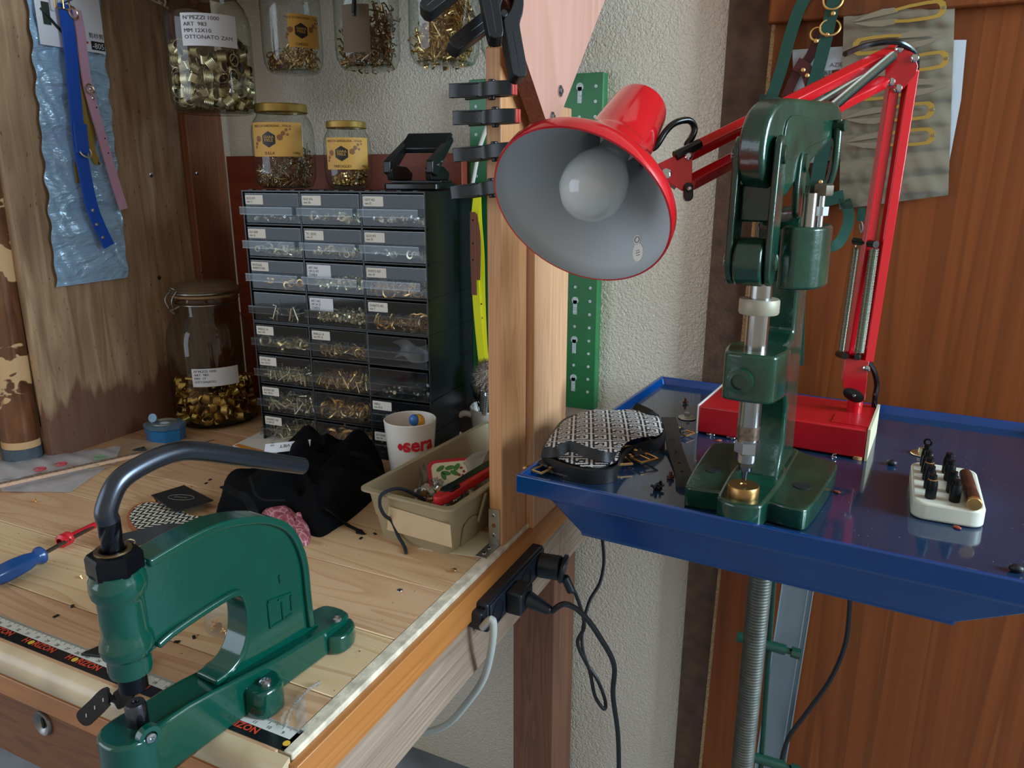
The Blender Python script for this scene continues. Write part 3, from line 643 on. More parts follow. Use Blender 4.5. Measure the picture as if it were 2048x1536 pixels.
# big hanging jar
def clip_jar(c, r, h, lab, ang, lt, lw, z0, z1, hanging=False):
    j = thing('clip_jar', lab, 'jar', c)
    nk = r*.70
    MB().lathe([(.00001, .004), (r*.80, .004), (r*.93, .008), (r*.99, .02), (r, .035), (r, h*.60), (r*.97, h*.66), (r*.88, h*.72), (nk*1.06, h*.77), (nk, h*.80), (nk, h*.86), (nk*1.08, h*.875), (nk*1.08, h*.895)], MX.Translation(c), 56).build('glass_body', GL, j)
    MB().lathe([(.00001, .001), (r*.86, .001), (r*.95, .006)], MX.Translation(c), 48).build('glass_base', glass('base_glass'), j)
    MB().lathe([(nk*1.07, h*.90), (nk*1.12, h*.905), (nk*1.12, h*.918), (nk*1.05, h*.92)], MX.Translation(c), 48).build('rubber_seal', mat('seal_tan', '9a7a58', .7), j)
    MB().lathe([(nk*1.04, h*.92), (nk*1.13, h*.925), (nk*1.14, h*.95), (nk*1.05, h*.965), (nk*.9, h*.985), (nk*.8, h*.995), (.00001, h)], MX.Translation(c), 48).build('glass_lid', glass('lid_glass', 'cfc0aa', '7d6a52', .05, haze=.25, hazecol='b09a7a'), j)
    WR = mat('bail_wire', 'a7a9a8', .3, 1)
    MB().torus((c.x, c.y, c.z+h*.855), (0, 0, 1), nk*1.03, .0016, 40, 6, a0=0, a1=2*pi).torus((c.x, c.y, c.z+h*.935), (0, 0, 1), nk*1.17, .0016, 40, 6).build('wire_hoop', WR, j)
    a = ang-1.05; d = V((math.cos(a), math.sin(a), 0)); s = V((-d.y, d.x, 0)); q = c+d*nk*1.12
    up = lambda z: V((0, 0, z)); mb = MB()
    mb.tube(spline([q+up(h*.955)-s*.010, q+d*.006+up(h*.975)-s*.008, q+d*.008+up(h*.975)+s*.008, q+up(h*.955)+s*.010], 4), .0015, 6)
    for e in (-1, 1): mb.tube(spline([q+up(h*.955)+s*.010*e, q+d*.012+up(h*.90)+s*.011*e, q+d*.008+up(h*.83)+s*.007*e, q+d*.002+up(h*.80)+s*.004*e], 4), .0015, 6); 
    mb.tube(spline([q+up(h*.855)-s*.012, q+d*.010+up(h*.835)-s*.006, q+d*.010+up(h*.835)+s*.006, q+up(h*.855)+s*.012], 4), .0015, 6)
    mb.build('wire_clip', WR, j)
    o = label_on(c, r+.0004, ang+.02, lw, z0, z1, 'label', PAPERB, j)
    text('\n'.join(lt), (z1-z0)*.17, K, o, lab_frame(c, r+.0009, ang+.02-lw*.45/r, z0+(z1-z0)*.80), bend=r*1.0, lead=1.15, sx=1.15)
    return j
cJ = V((-1.128, 1.035, .8)); clip_jar(cJ, .0775, .272, 'big clip-top glass jar of brass ferrules standing on the bench', toward(cJ)+.02, ("N°PEZZI 1000", 'ART  983', 'MM  17', 'OTTONATO'), .084, .887, .921)
fill_ferrules(FER, cJ, .0655, .815, .875, 170, 'ribbed brass ferrule inside the big clip jar standing on the bench', 'brass ferrules in the standing clip jar', rng)
cH = V((A(424, 150, y=1.0).x, 1.0, A(426, 226, y=.945).z+.003)); hh_ = (1.585-cH.z)/1.0
clip_jar(cH, .0670, hh_-.001, 'large hanging glass jar of brass ferrules at the left end of the jar row', toward(cH)+.02, ("N°PEZZI 1000", 'ART  983', 'MM 12X10', 'OTTONATO ZAMA'), .086, cH.z+.096, cH.z+.143, True)
fill_ferrules(FER2, cH, .0555, cH.z+.016, cH.z+.098, 190, 'ribbed pale ferrule inside the large hanging jar at the left', 'ferrules in the large hanging jar', rng)
# string knot by the jar
ST = mat('string', 'b5aa95', .9); p = A(318, 6, y=1.02)
solo(MB().tube(spline([p+V((-.05, 0, .02)), p+V((-.02, 0, .008)), p, p+V((.015, 0, -.004)), p+V((.012, 0, .008)), p+V((.0, 0, .004)), p+V((.02, 0, -.010))], 5), .0018, 6), 'string', ST, 'knotted pale string beside the large hanging jar', 'string', p)
# ================================================================== HOLE PUNCH
hp = V((-.668, 1.075, zt_)); pr_ = 0.0
q0, q1 = A(757, 368, y=1.06), A(908, 372, y=1.06)
hx = (q0.x+q1.x)/2; hw = q1.x-q0.x
ph = thing('hole_punch', 'black desk hole punch on top of the drawer cabinet', 'hole punch', M=MX.Translation((hx-.006, 1.085, zt_)) @ Rz(.14) @ MX.Diagonal((.70, 1, .84, 1)))
MB().prism(rr(.135, .085, .012, 4), 0, .012).build('base', BP2, ph, world=False, bevel=.002)
MB().box(-.062, .062, -.018, .03, .012, .017).build('chassis', BP2, ph, world=False, bevel=.001)
for s in (-1, 1):
    MB().prism([(-.042, .017), (.03, .017), (.034, .03), (.010, .043), (-.038, .046), (-.046, .036)], -.007, .007, frame((s*.047, 0, 0), x=(0, 1, 0), y=(0, 0, 1))).build('punch_block', BP2, ph, world=False, bevel=.002)
lv = MB()
for s in (-1, 1): lv.prism([(-.047, .030), (-.028, .024), (-.010, .045), (.044, .090), (.040, .098), (-.046, .052)], -.0085, .0085, frame((s*.052, 0, 0), x=(0, 1, 0), y=(0, 0, 1)))
lv.prism([(.010, .066), (.046, .096), (.050, .104), (.042, .1065), (.006, .077)], -.055, .055, frame((0, 0, 0), x=(0, 1, 0), y=(0, 0, 1)))
lv.build('lever', BP, ph, world=False, bevel=.0025)
for y, z in ((-.022, .045), (-.006, .051)): MB().lathe([(.0034, 0), (.003, .001), (.00001, .001)], frame((.0607, y, z), x=(0, 1, 0), z=(1, 0, 0)), 12).build('rivet', SCW, ph, world=False)
# ================================================================== PLASTIC SLEEVE AND COLLARS ON THE PLYWOOD
n = N('silver_blue_film'); FOIL = n
n.p.inputs['Base Color'].default_value = srgb('a6cbea'); n.p.inputs['Metallic'].default_value = .2; n.p.inputs['Roughness'].default_value = .2; n.p.inputs['Coat Weight'].default_value = .6
hn = n.math('ADD', n.noise(n.coord((1, 1, 2.8)), 15, 3, .6, .5), n.math('MULTIPLY', n.noise(n.coord((1, 1, 1)), 60, 2, 1.2), .12)); n.bump(hn, .8, .016)
sx_ = -1.2035
def ply_pt(y, z, e=0): return V((sx_+e, y, z))
sl = thing('blister_sleeve', 'long bluish silver plastic sleeve with a card header hanging on the plywood', 'plastic sleeve', (sx_, .87, 1.085))
def slf(a, b):
    z = 1.085+b*.50; y = .799+.029*b+a*(.134-.012*b); w = abs(math.sin(b*pi*8.5)); 
    e = .0055*w**1.5*(.55+.45*math.sin(a*pi))+.0009*math.sin(a*9+b*41)*math.sin(b*17+a*5)+.0006*math.sin(a*31+b*70+3*math.sin(a*6))
    return (sx_+.001+e, y+.0015*math.sin(b*70), z)
MB().grid(slf, 44, 150).build('sleeve', FOIL, sl)
MB().grid(lambda a, b: (sx_+.010, .829+a*.112, 1.455+b*.12), 2, 2).build('card_header', PAPERB, sl)
cf = frame((sx_+.0106, .829, 1.455), x=(0, 1, 0), z=(1, 0, 0))
m = MB()
for i in range(3): m.tube([cf @ V((.008+i*.006, .052-i*.006, .0012)), cf @ V((.03+i*.006, .03-i*.006, .0012)), cf @ V((.046+i*.004, .016-i*.004, .0012))], .0022, 5)
m.box(.010, .022, .030, .062, 0, .0008, cf); m.build('printed_snips', mat('snips_print', '26332e', .6), sl)
MB().box(.042, .082, .012, .015, 0, .0003, cf).box(.046, .056, .008, .02, 0, .0004, cf).build('red_stripe', mat('print_red', 'b3232a', .6), sl, smooth=0)
MB().box(.087, .111, .004, .017, 0, .0004, cf).build('black_box', mat('label_black'), sl, smooth=0)
text('-805', .012, PAPERB, sl, cf @ T(.088, .006, .0008)); text('剪纱剪', .009, K, sl, cf @ T(.084, .022, .0006)); text('1 300', .005, K, sl, cf @ T(.088, -.003, .0006))
hk = A(132, 14, x=-1.18)
solo(MB().cyl(V((-1.2095, hk.y, hk.z+.004)), V((-1.165, hk.y, hk.z+.010)), .0022).tube(spline([V((-1.168, hk.y, hk.z+.0095)), V((-1.158, hk.y, hk.z+.014)), V((-1.156, hk.y, hk.z+.026))], 4), .0022), 'wall_hook', SCW, 'steel hook on the plywood holding the collars', 'hook', hk)
BLU = mat('blue_leather', '1750b8', .42, bump=.1, bscale=500); PNK = mat('pink_leather', 'c79ab4', .5, bump=.1, bscale=500); YLW = mat('mustard_leather', '9c8236', .5); 
def pth(px, x): return [A(u, v, x=x) for u, v in px]
def dring(c, ax, r, parent, m=None, name='ring', t=.0015, sx=1.0): return MB().torus(c, ax, r, t, 22, 6, sx=sx).build(name, m or NICK, parent)
cl_ = thing('dog_collar', 'bright blue leather collar hanging from the hook on the plywood', 'collar', hk, group='collars hanging on the plywood')
pb = pth([(128, 8), (136, 60), (143, 120), (150, 200), (158, 280), (168, 340), (183, 410), (200, 455), (218, 492)], -1.183)
MB().ribbon(pb, (0, 1, 0), .0205, .0035, smooth=6).build('strap', BLU, cl_)
MB().ribbon([pb[3]+V((.004, 0, -.035)), pb[4]+V((.006, 0, .01)), pb[4]+V((.005, 0, -.02))], (0, 1, 0), .0215, .004).build('keeper', BLU, cl_)
dring(pb[4]+V((.006, .004, -.018)), (1, 0, .5), .0095, cl_)
m = MB(); q = pb[0]+V((.004, -.006, .004)); m.tube([q+V((0, -.012, -.012)), q+V((0, .012, -.012)), q+V((0, .012, .016)), q+V((0, -.012, .016))], .0017, 6, True); m.tube([q+V((.002, 0, -.012)), q+V((.003, 0, .017))], .0013); m.build('buckle', GOLDW, cl_)
for u, v in ((186, 421), (194, 449), (206, 475), (156, 252)): MB().lathe([(.0032, 0), (.0028, .0012), (.0012, .0014), (.001, .0004), (.00001, .0004)], frame(A(u, v, x=-1.1808), x=(0, 1, 0), z=(1, 0, 0)), 14).build('eyelet', STEEL, cl_)
cl_ = thing('dog_collar', 'pale pink leather collar hanging beside the blue one', 'collar', hk, group='collars hanging on the plywood')
pp = pth([(152, 20), (160, 60), (166, 110), (174, 165), (184, 205), (197, 250), (214, 310), (232, 370), (247, 418)], -1.186)
MB().ribbon(pp, (0, 1, 0), .0155, .003, smooth=6).build('strap', PNK, cl_)
dring(A(181, 178, x=-1.182), (1, .2, .3), .0075, cl_)
for u, v in ((181, 178), (186, 196)): MB().sphere(A(u, v, x=-1.1835), .003, (.5, 1, 1), 10, 6).build('rivet', STEEL, cl_)
for u, v in ((193, 215), (210, 277), (217, 306)): MB().lathe([(.0014, 0), (.00001, .0003)], frame(A(u, v, x=-1.1843), x=(0, 1, 0), z=(1, 0, 0)), 8).build('hole', BLK, cl_)
dring(A(147, 26, x=-1.182), (1, .3, .2), .009, cl_, NICK, 'buckle', .0018)
cl_ = thing('dog_collar', 'mustard yellow leather collar hanging folded behind the blue and pink ones', 'collar', hk, group='collars hanging on the plywood')
MB().ribbon(pth([(146, 22), (153, 90), (158, 160), (165, 215), (176, 270), (190, 318), (198, 322)], -1.194), (0, 1, 0), .0115, .0028).build('strap', YLW, cl_)
MB().ribbon(pth([(150, 30), (159, 150), (170, 225), (183, 262), (181, 300)], -1.198), (0, 1, 0), .011, .0028).build('strap', YLW, cl_)
MB().ribbon(pth([(148, 300), (155, 350), (157, 366)], -1.199), (0, 1, 0), .006, .002).build('strap', YLW, cl_)
# ================================================================== SPRING CLAMPS
CLM = mat('clamp_nylon', '15181c', .36, bump=.08, bscale=600); CLR = mat('clamp_pad', 'b3382e', .5)
def clamp_half(s, k, big):
    m = MB(); z = (.0155 if big else .0115)*k
    poly = [(-.080, .047), (-.078, .056), (-.066, .0605), (-.012, .0310), (0, .0270), (.012, .0265), (.032, .0215), (.048, .0095), (.046, .0010), (.026, .0075), (.008, .0075), (-.006, .0030), (-.018, .0070), (-.074, .040)] if big else [(-.072, .020), (-.066, .0265), (-.020, .0125), (-.004, .0165), (.010, .0195), (.030, .0165), (.046, .0065), (.044, .0010), (.026, .0075), (.008, .0075), (-.006, .0030), (-.022, .0035), (-.064, .0155)]
    m.prism(sp2([(x*k, y*k*s) for x, y in poly], 3), -z, z); return m
def channel(s, k):   # raised rim of the hollow handle
    return [V((x*k, y*k*s, 0)) for x, y in ((-.066, .0205), (-.045, .0145), (-.024, .0085))]
def make_clamp(label, M, k=1.0, op=0.0, cat='clamp', big=False):
    c = thing('spring_clamp', label, cat, M=M, group='black spring clamps')
    for s in (-1, 1):
        rot = Rz(s*op); b = clamp_half(s, k, big); b.v = [tuple(rot @ V(p)) for p in b.v]
        j = b.build('jaw_arm', CLM, c, world=False, bevel=.0012*k)
        g = MB()
        for e in (-1, 1):
            g.tube([rot @ V((x*k, y*k*s+.0015*s*k, e*(.0146 if big else .0104)*k)) for x, y in (((-.073, .050), (-.045, .0345), (-.02, .020)) if big else ((-.071, .024), (-.045, .0195), (-.02, .0125)))], .0013*k, 6)
        g.build('handle_rim', CLM, j, world=False)
        MB().prism([((.030)*k, s*.0015*k), (.0475*k, s*.0005*k), (.0475*k, s*.007*k), (.036*k, s*.0085*k)], -(.0156 if big else .0112)*k, (.0156 if big else .0112)*k, rot).build('pad', CLR, c, world=False, bevel=.001)
    MB().cyl((0, 0, -.0165*k), (0, 0, .0165*k), .0062*k, n=18).build('pivot', CLM, c, world=False, bevel=.001)
    m = MB(); m.tube([V((math.cos(t*.9)*.0078*k, math.sin(t*.9)*.0078*k, (-.006+t*.0004)*k)) for t in range(28)], .0011*k, 5); m.build('spring', SCW, c, world=False)
    return c
wh = ['topmost of the black clamps pinched across the fir post', 'second black clamp down pinched across the fir post', 'third black clamp down on the fir post with its handle tilted', 'lowest black clamp on the fir post, just above the yellow strap']
for (u, v, tilt), lb in zip(((982, 179, 0), (989, 234, 0), (988, 303, -.08), (982, 376, -.12)), wh):
    p = A(u, v, y=.775); a = -.15
    x = V((math.cos(a), math.sin(a), 0)); M = MX.Translation(p+V((0, .002, 0))) @ Rz(a) @ MX.Rotation(tilt, 4, 'Y')
    make_clamp(lb, M, .64)
# two big ones on the edge of the pink board
px_ = lambda dx, dy: (RT*dx-UP*dy).normalized()
p = A(1003, 36, d=.755); xj = px_(.33, -.94); M = frame(p, x=xj, z=(-FW+RT*.25)); 
make_clamp('large black spring clamp gripping the edge of the pink plywood board', M, .66, 0, big=True)
p = A(956, -46, d=.715); xj = px_(.33, -.94); M = frame(p, x=xj, z=(-FW+RT*.1))
make_clamp('large black spring clamp at the top edge of the photo, above the other large one', M, .66, 0, big=True)
# straps hanging behind the post
YN = mat('yellow_strap', 'd8d21c', .35); BRL = mat('brown_leather', '6e4030', .5, bump=.1); p0 = A(948, 380, y=1.10)
sp_ = thing('hanging_strap', 'neon yellow biothane strap hanging behind the post', 'strap', p0)
MB().ribbon([A(u, v, y=1.10) for u, v in ((936, 385), (952, 372), (955, 385), (950, 440), (949, 520), (953, 600), (960, 680), (966, 735))], (1, .25, 0), .0125, .0025).build('strap', YN, sp_)
MB().ribbon([A(u, v, y=1.105) for u, v in ((955, 378), (957, 440), (962, 510), (964, 600), (968, 690), (972, 730))], (1, .25, 0), .011, .0025).build('strap', YN, sp_)
for v in (608, 636, 682, 706): MB().lathe([(.0016, 0), (.00001, .0003)], frame(A(962+(v-600)*.04, v, y=1.1025), x=(1, 0, 0), z=(0, -1, 0)), 8).build('hole', BLK, sp_)
sp_ = thing('hanging_strap', 'short brown leather strap with holes hanging over the yellow one', 'strap', A(947, 424, y=1.085))
MB().ribbon([A(u, v, y=1.085) for u, v in ((946, 424), (946, 500), (949, 590))], (1, .25, 0), .0085, .003).build('strap', BRL, sp_)
MB().ribbon([A(u, v, y=1.09) for u, v in ((949, 428), (956, 480), (955, 560))], (1, .25, 0), .0085, .003).build('strap', BRL, sp_)
for v in (440, 487, 520): MB().lathe([(.0014, 0), (.00001, .0003)], frame(A(946, v, y=1.0832), x=(1, 0, 0), z=(0, -1, 0)), 8).build('hole', BLK, sp_)
q = A(945, 384, y=1.095); solo(MB().box(q.x-.012, q.x+.010, q.y-.004, q.y+.1, q.z-.004, q.z+.004), 'strap_peg', BP, 'dark peg behind the post from which the yellow strap hangs', 'peg', q, bevel=.001)
WC = mat('white_cord', 'c9c6bb', .6); solo(MB().tube(spline([A(u, v, y=1.13) for u, v in ((976, 250), (968, 270), (958, 300), (952, 330), (944, 372))], 5), .0035), 'white_cord', WC, 'white cord dangling between the green rail and the post', 'cord', A(976, 250, y=1.13))
# ================================================================== TAN STORAGE BIN AND WHAT IS IN IT
BIN = mat('tan_plastic', 'a39474', .42, bump=.03)
f0, f1 = A(759, 1072, z=.8), A(894, 1113, z=.8)
bz = math.atan2(f1.y-f0.y, f1.x-f0.x)*.72; bw = (f1-f0).length
hz = A(908, 1016, y=f1.y-.006).z-.8
bn = thing('storage_bin', 'tan plastic storage bin with a blank masking tape label in front', 'bin', M=MX.Translation(f0) @ Rz(bz))
BM = WM[bn.name]; BLn = .285; t = .0025; fl = .011
m = MB()
def ring(x0, x1, y0, y1, z): return [(x0, y0, z), (x1, y0, z), (x1, y1, z), (x0, y1, z)]
def binring(z, k, e=0): return [(bx, by, z) for bx, by in rr(bw+2*k-2*e, BLn+2*k-2*e, .012, 4, bw/2, BLn/2)]
L = [binring(0, 0), binring(hz*.45, fl*.42), binring(hz*.46, fl*.52), binring(hz-.003, fl), binring(hz-.003, fl+.007), binring(hz, fl+.007), binring(hz, fl-.001), binring(.02, .002, t), binring(.004, 0, t)]
n = len(L[0]); vs = [p for r_ in L for p in r_]; fs = []
for j in range(len(L)-1):
    for k in range(n): fs.append((j*n+k, j*n+(k+1) % n, (j+1)*n+(k+1) % n, (j+1)*n+k))
fs += [tuple(range(n-1, -1, -1)), tuple((len(L)-1)*n+k for k in range(n))]
m.add(vs, fs); m.build('tub', BIN, bn, world=False, smooth=35)
# moulded arch recess on the side wall
m = MB().prism([(.026, 0)]+[(.026+.018*(1-math.cos(a)), .024+.014*math.sin(a)) for a in [i*pi/10 for i in range(11)]]+[(.062, 0)], 0, .0018, frame((bw+.0005, 0, 0), x=(0, 1, 0), y=(.18, 0, 1)))
m.build('side_recess', BIN, bn, world=False)
MB().prism([(.055, .028), (.062, .066), (.066, .066), (.058, .024)], 0, .003, frame((bw+.003, 0, 0), x=(0, 1, 0), y=(.2, 0, 1))).build('rib', BIN, bn, world=False)
MT = mat('masking_tape', 'd5bd98', .75, var=.06, vscale=25)
MB().prism([(.018, .016), (.026, .053), (.120, .049), (.119, .016)], .0006, .0012, frame((0, -.0022, 0), x=(1, 0, 0), y=(0, -.13, 1))).build('tape_label', MT, bn, world=False)
# cord hanging over the front rim
NV = mat('navy_cord', '20242f', .8, bump=.4, bscale=900)
def bp(x, y, z): return BM @ V((x, y, z))
solo(MB().tube(spline([bp(*p) for p in ((.055, .03, hz-.02), (.036, .004, hz+.002), (.026, -fl-.009, hz+.0026), (.022, -fl-.0115, hz-.012), (.024, -fl-.006, hz*.6), (.027, -.006, .03), (.036, -.006, .012), (.050, -.012, .0030), (.062, -.024, .0026))], 6), .0023, 8), 'navy_cord', NV, 'short navy cord hanging over the front rim of the tan bin', 'cord', bp(.02, -.01, .0))
# red edged tin
RED = mat('tin_red', 'b81f2c', .35); CRM = mat('tin_cream', 'd9cfae', .5); LEAF = mat('leaf_green', '3f7a34', .6); BERRY = mat('berry_red', '9a2430', .5)
tm = frame(A(905, 960, z=.85), x=(RT*.80+UP*.10+FW*.1), z=(UP*.55-FW*.75+RT*.1))
tb = thing('tin_box', 'white tin with a red edged lid printed with leaves, leaning in the tan bin', 'tin', M=tm)
MB().prism(rr(.064, .064, .010, 4), -.020, -.004).build('body', mat('tin_white', 'd9d6cc', .4), tb, world=False)
MB().prism(rr(.066, .066, .012, 4), -.005, .003).build('lid', RED, tb, world=False, bevel=.001)
MB().prism(rr(.055, .055, .008, 4), .003, .0034).build('lid_print', CRM, tb, world=False)
m = MB()
for x, y, a in ((-.015, .018, .6), (-.008, .010, -.3), (-.002, .018, .2), (.004, .009, -.6), (.008, .018, .9), (-.012, .006, 1.8)):
    m.prism([(.007*math.cos(i*pi/5), .0035*math.sin(i*pi/5)) for i in range(10)], .0034, .0038, T(x, y, 0) @ Rz(a))
m.build('printed_leaves', LEAF, tb, world=False, smooth=0)
m = MB()
for x, y in ((.014, .016), (.017, .010), (.010, .005), (.015, .004)): m.prism([(.002*math.cos(i*pi/5), .002*math.sin(i*pi/5)) for i in range(10)], .0034, .0039, T(x, y, 0))
m.build('printed_berries', BERRY, tb, world=False, smooth=0)
text('ALK', .017, K, tb, T(-.012, -.018, .0039), world=False)
# utility knife
kn0, kn1 = A(876, 1001, z=.872), A(1000, 925, z=.872)
kf = frame(kn0, x=kn1-kn0, z=(0, 0, 1))
kn = thing('utility_knife', 'red and black utility knife lying across the tan bin', 'knife', M=kf)
KL = (kn1-kn0).length
MB().prism(sp2([(-.002, -.006), (.02, -.010), (.06, -.0085), (KL, -.008), (KL, .0085), (.06, .0085), (.02, .0105), (-.002, .006)], 3), -.006, .006).build('body', mat('knife_red', 'c5262c', .4), kn, world=False, bevel=.002)
MB().prism(sp2([(.014, -.001), (.05, -.0015), (KL, -.002), (KL, .0092), (.05, .0094), (.02, .0108)], 3), -.0065, .0075).build('grip', BP, kn, world=False, bevel=.0015)
MB().prism(rr(.022, .007, .0035, 4, .028, -.0055), .006, .0085).build('slider', BP2, kn, world=False, bevel=.001)
# bag of fittings, film bag
rn = random.Random(3)
def fl_(g): return bp(.035+g.random()*.055, .03+g.random()*.05, .035+g.random()*.03)
solo(bits('tiny', 90, fl_, rn, .011), 'steel_fittings', [STEEL, BRONZ], 'heap of loose steel snap fittings at the front of the tan bin', 'hardware', bp(.06, .05, .01), kind='stuff')
FILM = glass('milky_film', 'd5d2c8', '9a978c', .2, haze=.38, hazecol='b5ae9c')
def crumple(c, rx, ry, rz, nu=26, nv=16, seed=0):
    g = random.Random(seed); ph = [g.uniform(0, 6) for _ in range(8)]
    def f(a, b):
        th = a*2*pi; la = (b-.5)*pi; k = 1+.22*math.sin(3*th+ph[0]+2*la)+.16*math.sin(5*th+ph[1]-3*la)+.10*math.sin(9*th+ph[2]+4*la)
        return c+V((rx*k*math.cos(la)*math.cos(th), ry*k*math.cos(la)*math.sin(th), rz*math.sin(la)*(1+.1*math.sin(4*th+ph[3]))))
    return MB().grid(f, nu, nv)
solo(crumple(bp(.080, .150, .05), .036, .036, .034, seed=1), 'film_bag', FILM, 'crumpled translucent bag at the back of the tan bin', 'bag', bp(.07, .2, .012), smooth=25)
q = A(848, 962, z=.835); solo(crumple(q, .022, .026, .026, seed=4), 'film_bag', FILM, 'smaller crumpled translucent bag in the middle of the tan bin', 'bag', q-V((0, 0, .03)), smooth=25)
q = A(910, 1112, z=.8); solo(MB().prism([(-.05, -.010), (.045, -.012), (.052, .05), (.0, .06)], 0, .0006, T(q.x-.005, q.y+.015, .8002) @ Rz(.2)), 'paper_slip', mat('cream_paper', 'd8cfa8', .8), 'cream paper slip under the tan bin corner', 'paper', (q.x, q.y, .8))
# ================================================================== MUGS
MUG = mat('white_glaze', 'ece8e0', .18, coat=.3)
def mug(name, lab, c, r, h, hang=None):
    mg = thing(name, lab, 'mug', c); rb = r*.80
    MB().lathe([(.00001, .001), (rb*.86, .001), (rb*.9, 0), (rb*.98, .002), (rb, .006), (r*.985, h*.94), (r, h), (r*.97, h+.0012), (r*.94, h), (rb*.93, .009), (rb*.8, .006), (.00001, .006)], MX.Translation(c), 48).build('cup', MUG, mg)
    if hang is not None:
        d = V((math.cos(hang), math.sin(hang), 0)); k = lambda o, z: c+d*o+V((0, 0, z))
        MB().tube(spline([k(r*.88, h*.78), k(r*1.25, h*.82), k(r*1.62, h*.66), k(r*1.60, h*.42), k(r*1.25, h*.24), k(r*.82, h*.22)], 6), [.0055]*31, 10).build('handle', MUG, mg)
    return mg
q = A(820, 838, y=.940); cM = V((q.x, .940, .8)); hM = q.z-.8
mg = mug('mug', 'white mug with red lettering standing before the drawer cabinet', cM, .0405, hM)
PR = mat('print_red'); PRR = mat('logo_red', 'd41f2e', .4)
am = toward(cM)+.22
def on_mug(x, z, e=.0006):
    rr_ = .0405*.80+(.0405*.985-.0405*.80)*(z-.006)/(hM*.94-.006)+e; t_ = am+x/.037; return cM+V((rr_*math.cos(t_), rr_*math.sin(t_), z))
lf = lambda z: lab_frame(cM, .0405*.8+.0075*(z-.006)/(hM*.94-.006)+.0007, am, .8+z)
zt = hM*.60
text('sera', .030, PRR, mg, lab_frame(cM, .0405*.8+.0081*(zt)/(hM*.94)+.0012, am+.12, .8+zt), align='CENTER', bend=.037, bold=.0009)
m = MB().grid(lambda a, b: on_mug(-.0285+a*.010, zt+.007+(b-.5)*.012*math.sin(pi*min(1, a*1.15)), .0012), 8, 3).grid(lambda a, b: on_mug(-.0215+a*.004, zt+.007+(b-.5)*.011*a, .0012), 3, 3)
m.build('fish_mark', PRR, mg, smooth=0)
bt_ = thing('bottle_stopper', 'blue and orange rounded plastic stopper inside the lettered mug', 'stopper', cM+V((.008, .010, hM-.012)))
bc = cM+V((.010, .008, hM-.004)); 
MB().sphere(bc, .0105, (1.05, .8, 1.05), 20, 12).build('orange_half', mat('orange_plastic', 'dd9a2c', .3), bt_); MB().sphere(bc+V((-.004, -.005, .002)), .0095, (1.0, .75, 1.0), 20, 12).build('blue_half', mat('blue_plastic', '3a6fb0', .3), bt_)
MB().cyl(cM+V((.010, .008, .008)), bc, .004).build('stem', mat('orange_plastic'), bt_)
q = A(988, 835, y=1.12); c2m = V((q.x, 1.12, .8)); z2 = A(968, 822, y=1.09).z-.8
mug('mug', 'white mug holding brushes, half hidden behind the post', c2m, .042, z2, hang=pi+.35)
# brush with a soft furry head
FUR = mat('taupe_fur', '8d7c6c', .95, sheen=.6, var=.25, vscale=120)
br = thing('fur_brush', 'soft taupe fur brush standing in the half hidden mug', 'brush', c2m+V((-.01, 0, .01)))
hc = A(972, 755, y=1.09); g = random.Random(8)
MB().cyl(c2m+V((-.006, 0, .01)), hc-V((0, 0, .02)), .004).build('handle', BP, br)
m = MB().sphere(hc, .022, (.9, .8, 1.15), 18, 12)
for _ in range(900):
    d = V((g.gauss(0, 1), g.gauss(0, 1), g.gauss(0, 1))).normalized(); b = hc+V((d.x*.02, d.y*.018, d.z*.026)); e = d+V((g.gauss(0, .35), g.gauss(0, .35), g.gauss(0, .35)-.1))
    s = d.cross(V((.3, .5, .8))).normalized()*.0011; m.add([b-s, b+s, b+e.normalized()*.0095], [(0, 1, 2)])
m.build('fur_head', FUR, br)
m = MB()
for _ in range(60):
    b = c2m+V((g.uniform(-.02, 0), g.uniform(-.02, .0), z2-.01)); e = b+V((g.uniform(-.02, .004), g.uniform(-.015, .005), g.uniform(.03, .055))); m.tube([b, e], .0005, 3)
solo(m, 'wire_brush', BLK, 'dark bristle brush in the half hidden mug', 'brush', c2m+V((-.01, -.01, z2-.02)))
q0 = c2m+V((-.020, -.012, .02)); q1 = A(962, 780, y=1.07); solo(MB().cyl(q0, q1, .0028).cyl(q1, q1+(q1-q0).normalized()*.008, .0018), 'silver_pen', SCW, 'silver pen standing in the half hidden mug', 'pen', q0)
q0 = c2m+V((-.012, -.022, .02)); q1 = A(973, 790, y=1.07); m = MB()
for i in range(12): m.torus(q1.lerp(q0, i*.035), (q1-q0), .0042, .0014, 12, 5)
solo(m, 'coil_tool', SCW, 'coiled steel spring tool sticking out of the half hidden mug', 'tool', q0)
# ================================================================== THINGS LYING ON THE BENCHTOP
TZ = .8
def P8(u, v, z=TZ): return A(u, v, z=z)
BKC = mat('black_cloth', '08090c', .95, spec=.15, bump=.4, bscale=900)
def heap(outline, H, seed, fold=9, nr=26, na=96, p=.55):
    """cloth lying in folds inside a footprint outline (world points on the bench)"""
    pts = spline(outline, 8, True); c = sum(pts, V())/len(pts); g = random.Random(seed); ph = [g.uniform(0, 6) for _ in range(9)]
    def f(a, b):
        k = a*len(pts); i = int(k) % len(pts); q = pts[i].lerp(pts[(i+1) % len(pts)], k-int(k)); r = b
        x = c.lerp(q, r); th = a*2*pi; h = H*(1-r**3)**p
        fd = .10*math.sin(fold*th+ph[0]+3*r)*r+.10*math.sin(3*th+ph[1]-5*r)+.11*math.sin(x.x*60+ph[2]+40*x.y)+.08*math.sin(x.y*95+ph[3]-50*x.x)+.035*math.sin(x.x*200-x.y*150+ph[4])
        z = max(.0005, h*(.85+fd)) if r < .999 else 0
        return (x.x, x.y, TZ+z+.0003)
    return MB().grid(f, na, nr)
